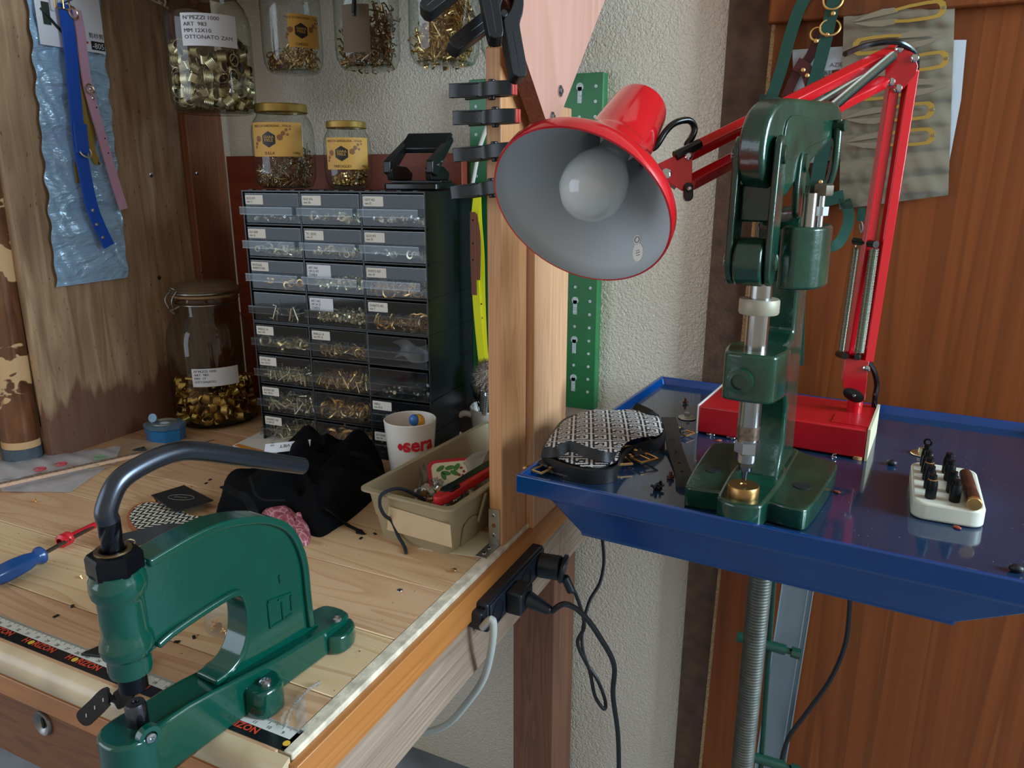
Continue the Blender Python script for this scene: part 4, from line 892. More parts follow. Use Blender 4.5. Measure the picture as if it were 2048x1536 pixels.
ol = [P8(440, 1005), P8(435, 1038), P8(500, 1045), P8(580, 1040), P8(605, 1062), P8(640, 1075), P8(672, 1058), P8(700, 1040), P8(735, 1010), P8(760, 985), P8(775, 965), P8(745, 945), P8(690, 950), P8(600, 955), P8(500, 960), P8(452, 975)]
cc = sum(ol, V())/len(ol)
cloth = thing('black_cloth', 'heap of black fabric and straps lying on the bench before the drawers', 'cloth', (cc.x, cc.y, TZ))
hb = heap(ol, .058, 3); hb.build('fabric', BKC, cloth, smooth=180)
ob = [P8(520, 1000), P8(600, 1010), P8(690, 995), P8(770, 958), P8(742, 935), P8(660, 930), P8(560, 945)]
heap(ob, .078, 9, 7).build('fabric_fold', BKC, cloth, smooth=180)
WEB = mat('black_webbing', '08090b', .85, spec=.25, bump=.4, bscale=900)
def Ps(l, z=.002): return [A(u, v, z=TZ+(q if (q := (r[0] if r else z)) else z)) for u, v, *r in l]
MB().ribbon(Ps([(448, 972, .05), (470, 985, .055), (495, 1000, .045), (510, 1030, .03), (520, 1048, .006)]), (.3, 1, 0), .012, .0015).build('strap', WEB, cloth)
MB().ribbon(Ps([(655, 1020, .03), (680, 1040, .008), (705, 1056, .002), (728, 1068, .0015)]), (1, -.3, 0), .010, .0015).build('strap', WEB, cloth)
MB().ribbon(Ps([(700, 905, .07), (735, 915, .06), (752, 935, .04), (770, 955, .02)]), (0, .4, 1), .006, .002).build('strap', WEB, cloth)
MB().tube(spline(Ps([(500, 955, .072), (506, 975, .070), (512, 990, .064), (530, 1000, .058), (570, 1000, .052)]), 5), .0016, 6).build('piping', WEB, cloth)
sw = MB()
for u, v in ((651, 1012), (667, 1004), (634, 1014), (507, 956)): sw.sphere(A(u, v, z=TZ+.05), .0014, n=8, m=6)
# label tag on the cloth
tgm = frame(A(575, 893, z=.872), x=(RT*.96+UP*.10), y=(UP*.75+FW*.6))
tg = thing('fabric_tag', 'bluish white printed fabric tag on the black cloth', 'tag', M=tgm)
MB().box(-.034, .034, -.0085, .0085, -.0004, 0).build('tag', PAPERB, tg, world=False, smooth=0)
text('LUNA VIET', .0075, K, tg, T(.028, .004, .0004) @ Rz(pi), world=False, sx=1.1); text('420\n1X1\n011', .0042, K, tg, T(-.020, .006, .0004) @ Rz(pi), world=False, lead=1.1)
# card under the tag
c = P8(540, 888); 
cd = thing('card_sleeve', 'white card with an orange stripe lying before the lower drawers', 'card', M=MX.Translation((c.x, c.y, TZ)) @ Rz(.0))
q = [P8(466, 895), P8(540, 917), P8(610, 885), P8(520, 868)]; W_ = WM[cd.name].inverted()
ql = [W_ @ p for p in q]; MB().prism([(p.x, p.y) for p in ql], 0, .004).build('card', PAPER, cd, world=False)
MB().prism([(p.x, p.y) for p in (ql[0].lerp(ql[1], .05), ql[0].lerp(ql[1], .95), ql[0].lerp(ql[1], .95).lerp(ql[2], .14), ql[0].lerp(ql[1], .05).lerp(ql[3], .14))], .004, .0044).build('orange_stripe', mat('stripe_orange', 'd98a2e', .5), cd, world=False, smooth=0)
# marbled pink pouch
MRB = N('marbled_pink'); n = MRB; vo = n.n('ShaderNodeTexVoronoi', feature='DISTANCE_TO_EDGE'); vo.inputs['Scale'].default_value = 95; n.l(n.coord(), vo.inputs['Vector'])
n.l(n.ramp(vo.outputs['Distance'], [(.0, 'd9a8a8'), (.06, 'a85c66'), (.4, '8f4450')]), n.p.inputs['Base Color']); n.p.inputs['Roughness'].default_value = .35
ol2 = [P8(520, 1040), P8(545, 1060), P8(590, 1075), P8(600, 1092), P8(618, 1088), P8(622, 1060), P8(612, 1045), P8(590, 1035), P8(560, 1025)]
cc2 = sum(ol2, V())/len(ol2); solo(heap(ol2, .026, 6, 5, 14, 48), 'leather_piece', MRB.m, 'folded piece of marbled pink leather by the black cloth', 'leather', (cc2.x, cc2.y, TZ), smooth=180)
# fringe of pink threads
# zigzag lined leather pad and straps
ZB = mat('zig_black', '17181c', .7); ZW = mat('zig_cream', 'd2cab6', .75); TAN = mat('tan_edge', '9a5a38', .55)
def zig(x, y): return 1 if ((y+abs((x/.0075) % 2-1)*.008)/.0088) % 1 < .45 else 0
def pad(outl, name, lab, cat, h, pat, angle, grp=None, nr=20, na=110, mats=None, dome=.0):
    pts = spline(outl, 8, True); c = sum(pts, V())/len(pts); t = thing(name, lab, cat, c, group=grp); ca, sa = math.cos(angle), math.sin(angle)
    def P_(a, b):
        k = a*len(pts); i = int(k) % len(pts); return c.lerp(pts[i].lerp(pts[(i+1) % len(pts)], k-int(k)), b)
    e = MB()
    e.grid(lambda a, b: P_(a, 1.0)+V((0, 0, h*b)), na, 3)
    e.grid(lambda a, b: P_(a, 1.0-.07*b)+V((0, 0, h+.0008*math.sin(b*pi))), na, 3)
    e.build('edge_binding', mats[2], t, smooth=60)
    m = MB(); x0 = min(p.x for p in pts); x1 = max(p.x for p in pts); y0 = min(p.y for p in pts); y1 = max(p.y for p in pts)
    # pattern laid on a fine grid clipped to the outline
    import bisect
    ins = [c.lerp(p, .95) for p in pts]
    def inside(x, y):
        r = False; j = len(ins)-1
        for i in range(len(ins)):
            a, b = ins[i], ins[j]
            if (a.y > y) != (b.y > y) and x < (b.x-a.x)*(y-a.y)/(b.y-a.y)+a.x: r = not r
            j = i
        return r
    st = .0011; nx, ny = int((x1-x0)/st)+1, int((y1-y0)/st)+1
    idx = {}
    def vid(i, j):
        if (i, j) not in idx:
            x, y = x0+i*st, y0+j*st; rr_ = min(1, max(abs((x-c.x)/(x1-x0)), abs((y-c.y)/(y1-y0)))*2)
            idx[(i, j)] = len(m.v); m.v.append((x, y, c.z+h+.0004+dome*(1-rr_**2)))
        return idx[(i, j)]
    for i in range(nx):
        for j in range(ny):
            x, y = x0+(i+.5)*st, y0+(j+.5)*st
            if inside(x, y):
                m.f.append((vid(i, j), vid(i+1, j), vid(i+1, j+1), vid(i, j+1))); X, Y = x-c.x, y-c.y
                m.mi.append(pat(X*ca+Y*sa, -X*sa+Y*ca))
    m.build('patterned_cloth', [mats[0], mats[1]], t, smooth=180); return t
zo = [P8(256, 1050), P8(262, 1028), P8(285, 1014), P8(320, 1013), P8(352, 1022), P8(385, 1040), P8(425, 1040), P8(450, 1032), P8(462, 1052), P8(430, 1070), P8(385, 1078), P8(330, 1085), P8(285, 1080)]
pad(zo, 'zigzag_pad', 'black and cream zigzag patterned leather pad lying behind the green press', 'pad', .007, zig, -.45, mats=(ZB, ZW, TAN))
BLL = mat('black_leather', '17181b', .45, bump=.12, bscale=500)
st = thing('leather_strap', 'black leather strap lying over the zigzag pad', 'strap', P8(330, 1070))
MB().ribbon(Ps([(212, 1088, .010), (250, 1082, .012), (300, 1070, .014), (345, 1062, .014), (380, 1068, .011)]), (-.1, .6, .6), .020, .003).build('strap', BLL, st)
MB().torus(A(262, 1083, z=TZ+.016), (.3, .2, 1), .005, .001).build('ring', NICK, st)
st = thing('leather_strap', 'black leather keeper folded over the far side of the zigzag pad', 'strap', P8(400, 1060))
MB().ribbon(Ps([(345, 1092, .004), (372, 1072, .014), (395, 1052, .015), (415, 1038, .010)]), (.8, .3, .2), .030, .003).build('strap', BLL, st)
MB().lathe([(.002, 0), (.00001, .0008)], frame(A(396, 1052, z=TZ+.0175), x=(1, 0, 0), z=(0, -.3, 1)), 10).build('rivet', BRONZ, st)
# black card with an oval
q = [P8(302, 990, TZ+.012), P8(352, 1024, TZ+.014), P8(427, 1000, TZ+.012), P8(368, 970, TZ+.010)]
bc_ = thing('black_card', 'black card with an oval emblem lying behind the zigzag pad', 'card', (q[0]+q[2])/2-V((0, 0, .010)))
MB().grid(lambda a, b: q[0].lerp(q[1], a).lerp(q[3].lerp(q[2], a), b), 3, 3, .0012).build('card', mat('card_black', '1a1a1b', .55), bc_)
ce = (q[0]+q[1]+q[2]+q[3])/4+V((0, 0, .0006)); ex = (q[2]-q[0]).normalized(); ey = (q[3]-q[1]); ey = (ey-ex*ey.dot(ex)).normalized(); LG = mat('print_grey', '8a867c', .6)
m = MB().tube([ce+ex*.020*math.cos(i*pi/16)+ey*.0095*math.sin(i*pi/16) for i in range(32)], .0003, 4, True); m.build('oval', LG, bc_)
text('Sauro', .009, LG, bc_, frame(ce+V((0, 0, .0004)), x=ex, y=ey) @ T(0, -.003, 0), align='CENTER')
# screwdriver
s0, s1 = A(-14, 1158, z=TZ+.014), A(86, 1108, z=TZ+.013); s2, s3, s4 = A(128, 1080, z=TZ+.011), A(190, 1050, z=TZ+.009), A(203, 1044, z=TZ+.0085)
sd = thing('screwdriver', 'blue handled screwdriver with a red collar lying on the planks', 'screwdriver', V((s1.x, s1.y, TZ)))
L = (s1-s0).length; M = axis(s0, s1-s0); m = MB(); nn = 30; pr = [(.00001, 0), (.0095, .002), (.0125, .010), (.0128, L*.35), (.0115, L*.62), (.0085, L*.80), (.0088, L*.86), (.0112, L*.91), (.0112, L*.96), (.0085, L), (.00001, L)]
vs = []; fs = []
for r, z in pr:
    for k in range(nn):
        a = 2*pi*k/nn; rr_ = r*(1-.07*(1+math.cos(6*a))*(1 if .005 < z < L*.85 else 0)); vs.append((rr_*math.cos(a), rr_*math.sin(a), z))
for j in range(len(pr)-1):
    for k in range(nn): fs.append((j*nn+k, j*nn+(k+1) % nn, (j+1)*nn+(k+1) % nn, (j+1)*nn+k))
m.add(vs, fs, M); m.build('handle', mat('driver_blue', '1f4b86', .28, coat=.2), sd)
d_ = (s3-s2).normalized()
MB().cyl(s1, s4, .0026).cyl(s3, s4, .0028, .0012, 8).build('shaft', mat('driver_steel', '6d6458', .4, .9), sd)
MB().lathe([(.0045, -.007), (.0088, -.005), (.0088, 0), (.0075, .002), (.0088, .004), (.0085, .008), (.005, .010), (.0045, .011), (.0043, (s3-s2).length), (.0026, (s3-s2).length)], axis(s2, d_), 24).build('collar', mat('driver_red', 'c41f2b', .35), sd)
# plastic bag, offcut strip, brown packaging along the plywood
FB = glass('bag_clear', 'eef0f2', 'b8c0c8', .12, haze=.42, hazecol='dfe4ec')
bq = [P8(-25, 955), P8(235, 918), P8(240, 898), P8(150, 898), P8(-20, 932)]
def quad(a4, n1, n2, hf, thick=0): return MB().grid(lambda a, b: a4[0].lerp(a4[1], a).lerp(a4[3].lerp(a4[2], a), b)+V((0, 0, hf(a, b))), n1, n2, thick)
bg = thing('plastic_bag', 'flat clear plastic bag with red and green print lying at the left of the bench', 'bag', P8(120, 925))
wv = lambda a, b: .003+.0025*math.sin(a*21+b*4)*math.sin(b*7+a*3)+.002*math.sin(a*50+b*11)*.4+.004*math.sin(b*pi)
quad([P8(-30, 968), P8(232, 930), P8(243, 896), P8(-30, 925)], 46, 10, wv).build('film', FB, bg, smooth=60)
for (u, v), c_, nm_ in (((80, 938), 'c0454a', 'red_print'), ((122, 928), 'c0454a', 'red_print'), ((200, 915), '6f9f72', 'green_print')):
    p = A(u, v, z=TZ+.0112); m = MB().torus(p, (0, 0, 1), .008, .0009, 20, 4, sx=1.2)
    if nm_ == 'green_print':
        for i in range(4): m.box(p.x-.012, p.x+.010, p.y-.008+i*.005, p.y-.006+i*.005, p.z, p.z+.0006)
    else: m.torus(p+V((.002, .001, 0)), (0, 0, 1), .004, .0014, 14, 4, sx=1.3)
    m.build(nm_, mat('print_'+c_, c_, .7), bg)
text('NOM', .006, K, bg, frame(A(178, 930, z=TZ+.0112), x=RT, z=(0, 0, 1)))
bg = thing('plastic_bag', 'second clear film bag under the pale strip in front of the printed one', 'bag', P8(120, 972))
quad([P8(5, 985), P8(140, 986), P8(215, 935), P8(-10, 958)], 30, 8, lambda a, b: .0015+.0012*math.sin(a*17+b*5)*math.sin(b*6)).build('film', FB, bg, smooth=60)
STW = wood('raw_offcut', 'd9b79a', 'cfa88a', 'b98f74', 'x', 20, .7, .05)
s0, s1 = P8(-30, 991), P8(300, 916); dd = (s1-s0).normalized(); sd_ = V((-dd.y, dd.x, 0))
os_ = thing('wood_offcut', 'long thin wood strip with a rough dark upper edge lying across the clear bags', 'offcut', s0+V((0, 0, .004)))
m = MB(); Ms = frame(s0+V((0, 0, .0075)), x=dd, z=(0, 0, 1)); LL = (s1-s0).length; m.box(0, LL, -.004, .003, 0, .005, Ms); m.build('strip', STW, os_, bevel=.0005)
MB().box(0, LL, -.002, .0035, .005, .0062, Ms).build('bark_edge', mat('rough_edge', '7a6454', .9, var=.6, vscale=300, bump=.8, bscale=300), os_)
CRD = mat('kraft_film', 'b59a7c', .45, var=.15, vscale=20)
pk_ = thing('packaging', 'brown packaging film with a black recycling mark lying by the plywood', 'packaging', P8(330, 905))
quad([P8(190, 915), P8(330, 908), P8(430, 880), P8(260, 880)], 24, 10, lambda a, b: .0012+.001*math.sin(a*13)*math.sin(b*5+a*3)).build('film', CRD, pk_, smooth=60)
p = A(280, 900, z=TZ+.004); ex, ey = RT, V((-RT.y, RT.x, 0)); m = MB(); m.tube([p-ex*.012, p+ex*.012, p+ey*.016], .0012, 4, True); m.tube([p-ex*.004+ey*.005, p+ex*.005+ey*.006], .002, 4); m.build('recycling_mark', K, pk_)
m = MB()
for i in range(26):
    q = P8(352+rng.random()*70, 898-rng.random()*10, TZ+.0022); m.box(q.x-.001-rng.random()*.004, q.x+.003, q.y-.0008, q.y+.0008, q.z, q.z+.0006)
m.build('torn_edge_flecks', mat('dark_flecks', '4a3426', .9), pk_, smooth=0); bpy.data.objects['torn_edge_flecks']['kind'] = 'stuff'
q0, q1 = A(182, 886, z=TZ+.006), A(226, 868, z=TZ+.006)
solo(MB().cyl(q0, q1, .0022).lathe([(.0045, 0), (.0045, .002), (.00001, .003)], axis(q1, q1-q0), 14).cyl(q0, q0+(q0-q1)*.2, .0022, .0004), 'steel_spike', SCW, 'short steel spike lying against the foot of the plywood', 'nail', (q0.x, q0.y, TZ), smooth=40)
# blue pin box
pc = P8(322, 882); BLP = glass('blue_clear', '4f9fd0', '1f5f9a', .05, haze=.35, hazecol='1f6fae')
px0 = thing('pin_box', 'small eight sided blue box with a clear lid beside the big clip jar', 'box', M=MX.Translation((pc.x, pc.y+.012, TZ)) @ Rz(.35))
MB().lathe([(.00001, .001), (.034, .001), (.036, .022), (.034, .0225)], MX.Diagonal((1, .8, 1, 1)), 8, ph=pi/8).build('box', mat('blue_box', '1a6ea8', .25, coat=.3), px0, world=False, smooth=20)
MB().lathe([(.0365, .0235), (.0375, .031), (.034, .032), (.00001, .032)], MX.Diagonal((1, .8, 1, 1)), 8, ph=pi/8).build('clear_lid', glass('ice_blue', 'b9dcea', '7fa8bf', .05, haze=.25, hazecol='9fc3d6'), px0, world=False, smooth=20)
MB().torus((0, 0, .0325), (0, 0, 1), .021, .0012, 28, 6).build('lid_ring', NICK, px0, world=False)
MB().sphere((.002, -.002, .030), .009, (1.2, .9, .4)).build('pin_cushion', mat('pale_cushion', 'b9c6c8', .6), px0, world=False)
MB().cyl((-.012, .026, .030), (-.012, .029, .030), .0085, n=20).build('disc', mat('pale_blue_disc', '8fb4cf', .3), px0, world=False) if False else None
q = A(306, 836, z=TZ+.040); MB().lathe([(.008, 0), (.008, .002), (.00001, .0025)], axis(q, V((.3, -1, .35))), 20).build('round_tab', mat('pale_blue_disc', '7fa4c4', .3), px0); MB().cyl(q, q-V((0, -.002, .014)), .0022).build('tab_stem', mat('pale_blue_disc'), px0)
# clear pouch of rivets seen through the press
pcx = P8(425, 1280); g = random.Random(4)
fb_ = thing('clear_pouch', 'clear plastic pouch holding a few brass rivets, behind the opening of the green press', 'pouch', (pcx.x, pcx.y+.02, TZ))
ctr = V((pcx.x, pcx.y+.024, TZ))
MB().grid(lambda a, b: ctr+V(((.030+.006*b)*math.cos(a*2*pi)*(1+.05*math.sin(3*a*2*pi)), (.020+.004*b)*math.sin(a*2*pi)*(1-.35*b), .0006+.075*b)), 40, 10).build('film', glass('pouch_film', 'eef0ee', 'b9bdb8', .05, haze=.13, hazecol='d8d6d0'), fb_, smooth=180)
RV = bits('stud', 1, lambda q: V((0, 0, 0)), random.Random(1), .0085).mesh('brass_rivet', [GOLDW, BRASS], 40)
def rivet_at(p, lab, grp, me=None, s=1.0, cat='rivet', name='brass_rivet'):
    o = bpy.data.objects.new(name, me or RV); COL.objects.link(o); o.matrix_world = MX.Translation(p) @ rndrot(g) @ MX.Scale(s, 4); return tag(o, lab, cat, grp)
for _ in range(10): rivet_at(ctr+V((g.uniform(-.016, .014), g.uniform(-.014, -.002), .004+g.random()*.006)), 'brass rivet lying inside the clear pouch', 'rivets in the clear pouch')
for u, v in ((160, 1152), (382, 972), (309, 999), (312, 1003), (69, 1001), (905, 1141), (462, 1034)):
    rivet_at(P8(u, v, TZ+.003), 'small loose rivet lying on the bare benchtop planks', 'loose rivets on the benchtop', s=.8)
CH2 = MB().box(-.003, .003, -.0015, .0015, 0, .001).mesh('black_offcut', BLL, 0)
for u, v in ((722, 1077), (750, 1068), (112, 1333-100), (145, 1213), (388, 1275), (354, 1284), (420, 960), (412, 967)):
    o = bpy.data.objects.new('leather_offcut', CH2); COL.objects.link(o); o.matrix_world = MX.Translation(P8(u, v, TZ)) @ Rz(g.uniform(0, 6)); tag(o, 'tiny black leather offcut lying on the benchtop', 'offcut', 'black offcuts on the benchtop')
# screws sunk in the planks
for i, (u, v) in enumerate(((908, 1139), (805, 1222), (730, 1302), (800, 1180), (690, 1290))):
    if i in (0, 3): o = screw(P8(u, v, TZ), (0, 0, 1), .0035, None, 'wood_screw', h=.0006); tag(o, 'countersunk steel screw in the benchtop '+('before the corner bracket' if i == 0 else 'towards the middle of the right edge'), 'screw')
# black leather flap under the press, perforated strap end hanging over the edge
lp = [P8(162, 1310, TZ+.002), P8(215, 1316, TZ+.002), P8(330, 1275, TZ+.002), P8(300, 1262, TZ+.002), P8(215, 1275, TZ+.006), P8(205, 1284, TZ+.006)]
c_ = sum(lp, V())/len(lp); m = MB().prism([(p.x, p.y) for p in lp], TZ+.0012, TZ+.004); solo(m, 'leather_flap', BLL, 'pointed black leather flap lying on the measuring tape under the press', 'leather', (c_.x, c_.y, TZ), bevel=.0004)
e0 = P8(285, 1312, TZ+.0035); e1 = P8(238, 1360, TZ+.0035)
ls = thing('strap_end', 'black punched leather strap end hanging over the front edge of the bench', 'strap', V((e1.x, e1.y, TZ)))
g0 = A(216, 1392, y=.3735); g1 = A(160, 1444, y=.352); fd_ = (g1-g0).normalized(); e2 = V((g0.x+.004, .3895, TZ+.0035)); e1 = e2.lerp(e0, .35); sA = V((.93, .36, 0)); sB = V((-fd_.z, 0, fd_.x)).normalized()
LS = (g1-g0).length
pth_ = [e0, e0.lerp(e1, .5), e1, e2, V(((e2.x+g0.x)/2, .3785, .7995)), g0, g0+fd_*LS*.4, g0+fd_*LS*.75, g0+fd_*LS]
MB().ribbon(pth_, lambda u: sA.lerp(sB, min(1, max(0, (u-.30)/.28))), .0165, .0028, smooth=8, taper=lambda u: math.sqrt(max(.02, 1-max(0, (u-.90)/.10)**2))).build('strap', BLL, ls)
for k in (.15, .45, .75): MB().prism([(-.0005, -.0016), (.0005, -.0016), (.0005, .0016), (-.0005, .0016)], 0, .0004, frame(g0+fd_*LS*k+sB.cross(fd_)*(-.0016 if sB.cross(fd_).y > 0 else .0016), x=sB, z=sB.cross(fd_)*(-1 if sB.cross(fd_).y > 0 else 1)) @ Rz(1.0)).build('slot', mat('slot_light', 'b9b3a4', .7), ls)
# clear tape on the corner
TPF = glass('tape_film', 'eef0ee', 'c2c6c4', .08, haze=.16, hazecol='dfe2e4')
solo(MB().grid(lambda a, b: P8(560+75*a+10*b, 1440-70*a+30*b*(1-a))+V((0, 0, .003+.012*math.sin(a*pi)*b+.002*math.sin(a*17+b*9))), 14, 8), 'clear_tape', TPF, 'crumpled clear tape stuck beside the right side of the green press', 'tape', P8(590, 1420), smooth=25)
solo(MB().grid(lambda a, b: P8(588+8*a+22*b, 1395+75*a)+V((0, 0, .0012+.002*math.sin(a*9+b*4)**2)), 14, 5), 'clear_tape', TPF, 'strip of clear tape over the right end of the measuring tape', 'tape', P8(605, 1430), smooth=40)
# ================================================================== GREEN PRESS IN THE FOREGROUND
GR = mat('green_hammertone', '014336', .16, coat=.5, var=.05, vscale=40, bump=.04, bscale=120)
a_ = V((-.4484, .5046, .8)); xd = V((.0720, .9974, 0)); nd = V((-.9974, .0720, 0)); ro = a_+nd*.02
PM = frame(ro, x=xd, z=(0, 0, 1)); p1 = thing('hand_press', 'bright green cast iron hand press with a bent black handle on the front corner', 'press', M=PM)
PMI = PM.inverted()
def S(u, v, yl):
    r = FW+RT*((u-1024)/F)+UP*((768-v)/F); o = V((0, 0, CZ)); yb = PM.to_3x3() @ V((0, 1, 0))
    t = ((ro+yb*yl)-o).dot(yb)/r.dot(yb); q = PMI @ (o+r*t); return (q.x, q.z)
yl = -.011
outer = [S(*p, yl) for p in ((296, 1122), (345, 1093), (400, 1063), (455, 1042), (520, 1034), (560, 1041), (585, 1058), (603, 1090), (614, 1130), (620, 1190), (627, 1250))]
inner = [S(*p, yl) for p in ((318, 1296), (345, 1272), (395, 1237), (440, 1208), (470, 1192), (484, 1196), (492, 1225), (492, 1270), (480, 1310), (458, 1340), (430, 1362))]
o2 = sp2(outer, 5, False); i2 = sp2(inner, 5, False)
web = [(-.176, o2[0][1])]+o2+[(.014, .030), (-.02, .03), (-.09, .036)]+i2[::-1]+[(-.176, i2[0][1]-.004)]
xz = frame((0, 0, 0), x=(1, 0, 0), y=(0, 0, 1))   # local z of this frame = -y
m = MB().prism(web, -.0085, .0085, xz); m.build('frame', GR, p1, world=False, bevel=.0015)
m = MB()
def rib(path, w, t):
    m.ribbon([(x, 0, z) for x, z in path], (0, 1, 0), w, t, smooth=0)
sh = lambda path, k: [(x, z) for x, z in path]
def inset(path, e):
    out = []
    for i in range(len(path)):
        a, b = path[max(i-1, 0)], path[min(i+1, len(path)-1)]; dx, dz = b[0]-a[0], b[1]-a[1]; L_ = math.hypot(dx, dz) or 1
        out.append((path[i][0]+dz/L_*e, path[i][1]-dx/L_*e))
    return out
rib(inset(o2, .0026), .026, .007); rib(inset(i2, -.0022), .026, .006)
fr_ = m.build('rim_rib', GR, p1, world=False, bevel=.002, smooth=50)
m = MB(); bx = lambda x: x
plan = sp2([(-.206, 0), (-.203, -.013), (-.193, -.0205), (-.178, -.0215), (-.160, -.0185), (-.10, -.020), (-.03, -.020), (.03, -.020), (.05, -.014), (.05, .014), (.03, .020), (-.03, .020), (-.10, .020), (-.160, .0185), (-.178, .0215), (-.193, .0205), (-.203, .013)], 3)
vs = []; fs = []; n = len(plan)
ztop = lambda x: .0475 if x < -.135 else (.0475-(x+.135)*.16 if x < -.05 else .034-(x+.05)*.08)
zbot = lambda x: -.014 if x < -.17 else 0.0006
for x, y in plan: vs.append((x, y, zbot(x)))
for x, y in plan: vs.append((x, y, ztop(x)))
cb_ = len(vs)
fs = [(i, (i+1) % n, (i+1) % n+n, i+n) for i in range(n)]+[tuple(range(n-1, -1, -1)), tuple(range(n, 2*n))]
m.add(vs, fs); 
bs = m.build('base', GR, p1, world=False, bevel=.003, seg=3)
MB().box(-.165, -.095, -.0125, .0125, .0440, .0465).build('top_recess', GR, p1, world=False, bevel=.001) if False else None
# lugs
m = MB()
for s in (-1, 1):
    m.box(-.090, -.062, s*.018 if s > 0 else -.040, .040 if s > 0 else -.018, .0006, .028)
lg = m.build('lug', GR, p1, world=False, bevel=.004, seg=3) if False else None
for s in (-1, 1):
    lgm = MB().prism(sp2([(-.090, s*.016), (-.090, s*.034), (-.084, s*.041), (-.068, s*.041), (-.062, s*.034), (-.058, s*.016)], 2), .0006, .028); l_ = lgm.build('lug', GR, p1, world=False, bevel=.003, seg=3)
    MB().lathe([(.0055, 0), (.0052, .003), (.0030, .0042), (.0026, .002), (.00001, .002)], T(-.076, s*.030, .028), 16).build('bolt', SCW, l_, world=False)
    lgm = MB().prism(sp2([(.012, s*.016), (.016, s*.030), (.030, s*.033), (.046, s*.026), (.05, s*.012)], 2), .0006, .020); l_ = lgm.build('rear_lug', GR, p1, world=False, bevel=.003, seg=3)
    MB().lathe([(.0045, 0), (.0042, .0025), (.0022, .0035), (.00001, .002)], T(.026, s*.021, .032), 16).build('bolt', SCW, l_, world=False)
# side set screw
sx0, sz0 = S(300, 1474, -.021); MB().lathe([(.0095, -.004), (.0088, .0015), (.0052, .002), (.0050, .001)], frame((sx0, -.0205, sz0), x=(1, 0, 0), z=(-.15, -1, 0)), 20).build('screw_boss', GR, p1, world=False)
MB().lathe([(.0045, 0), (.0038, .0025), (.0016, .003), (.0014, .001), (.00001, .001)], frame((sx0, -.0212, sz0), x=(1, 0, 0), z=(-.15, -1, 0)), 14).build('set_screw', SCW, p1, world=False)
CX = -.1755
MB().lathe([(.0108, .094), (.0150, .0935), (.0160, .098), (.0160, .107), (.0168, .110), (.0186, .112), (.0194, .117), (.0188, .122), (.0170, .126), (.0164, .131), (.0164, .155), (.0170, .158), (.0194, .162), (.0202, .168), (.0197, .174), (.0182, .177), (.0182, .180), (.00001, .1805)], T(CX, 0, 0), 40).build('column', GR, p1, world=False)
m = MB().lathe([(.0112, .179), (.0196, .179), (.0196, .1915), (.0178, .1945), (.0130, .1955)], T(CX, 0, 0) @ Rz(.35), 6); m.build('hex_nut', mat('blackened_steel', '20242b', .3, .85), p1, world=False, smooth=30)
MB().lathe([(.0130, .1952), (.0128, .1968), (.0098, .1965), (.0085, .193)], T(CX, 0, 0), 32).build('bronze_ring', mat('bronze_ring', '7a6448', .35, .9), p1, world=False)
DS_ = mat('dark_steel', '2b2f36', .24, .95)
m = MB(); vs = []; fs = []; nn = 36; hh = 30
for j in range(hh+1):
    z = .190+.030*j/hh
    for k in range(nn):
        a = 2*pi*k/nn; r = .0078*(1-.13*max(0, math.cos(4*(a-z*150*.55)))**2 if j < hh-1 else 1); vs.append((CX+r*math.cos(a), r*math.sin(a), z))
for j in range(hh):
    for k in range(nn): fs.append((j*nn+k, j*nn+(k+1) % nn, (j+1)*nn+(k+1) % nn, (j+1)*nn+k))
m.add(vs, fs); m.build('twisted_spindle', DS_, p1, world=False)
hp_ = [(CX, .2185), (CX-.0003, .228)]+[S(u, v, 0) for u, v in ((236, 965), (285, 930), (348, 905), (400, 903), (500, 917), (605, 932))]
hq = spline([(x, 0, z) for x, z in hp_], 8)
MB().tube(hq, .0079, 20).build('handle', mat('satin_black_steel', '4a4f58', .28, .9), p1, world=False)
MB().cyl((CX, 0, .078), (CX, 0, .098), .0105, n=28).build('ram', DS_, p1, world=False, bevel=.0008)
MB().lathe([(.0082, .046), (.0080, .062), (.0068, .0655), (.0030, .0655), (.0026, .064), (.00001, .064)], T(CX-.001, 0, 0), 32).build('anvil', mat('anvil_steel', '5d6168', .25, 1), p1, world=False)
# raised maker's mark on the web
m = MB()
e = lambda u, v: V((S(u, v, -.0092)[0], -.0092, S(u, v, -.0092)[1]))
for pts in (((536, 1205), (541, 1256)), ((541, 1256), (567, 1240)), ((564, 1205), (567, 1238)), ((582, 1190), (584, 1220)), ((536, 1203), (583, 1186)), ((567, 1240), (584, 1228)), ((559, 1150), (561, 1165)), ((556, 1200), (566, 1196))):
    m.tube([e(*p) for p in pts], .0011, 6)
m.build('raised_mark', GR, p1, world=False)
# ================================================================== BLUE TRAY ON ITS SCREW STAND
BE = mat('blue_enamel', '003874', .18, coat=.4, var=.10, vscale=18)
BEF = N('blue_enamel_worn'); n = BEF; c_n = n.coord(); d1 = n.noise(c_n, 420, 2); d2 = n.noise(c_n, 9, 5)
col = n.ramp(d2, [(.3, '182e48'), (.7, '1d3654')]); col = n.mix(n.ramp(d1, [(.735, '000000'), (.75, 'ffffff')]), col, '9fb0c0'); n.l(col, n.p.inputs['Base Color'])
n.l(n.math('ADD', n.math('MULTIPLY', n.noise(c_n, 30, 4), .12), .06), n.p.inputs['Roughness']); n.p.inputs['Coat Weight'].default_value = .4
ZF = .935
tr = thing('steel_tray', 'blue enamelled square steel tray with a tapered underside on a screw stand', 'tray', M=MX.Translation((-.329, .702, ZF)) @ Rz(math.radians(-3.9)))
TW, TD = .520, .487
m = MB(); zt, zb, w = .0105, -.011, .0055
outer_ = [(0, 0), (TW, 0), (TW, TD), (0, TD)]
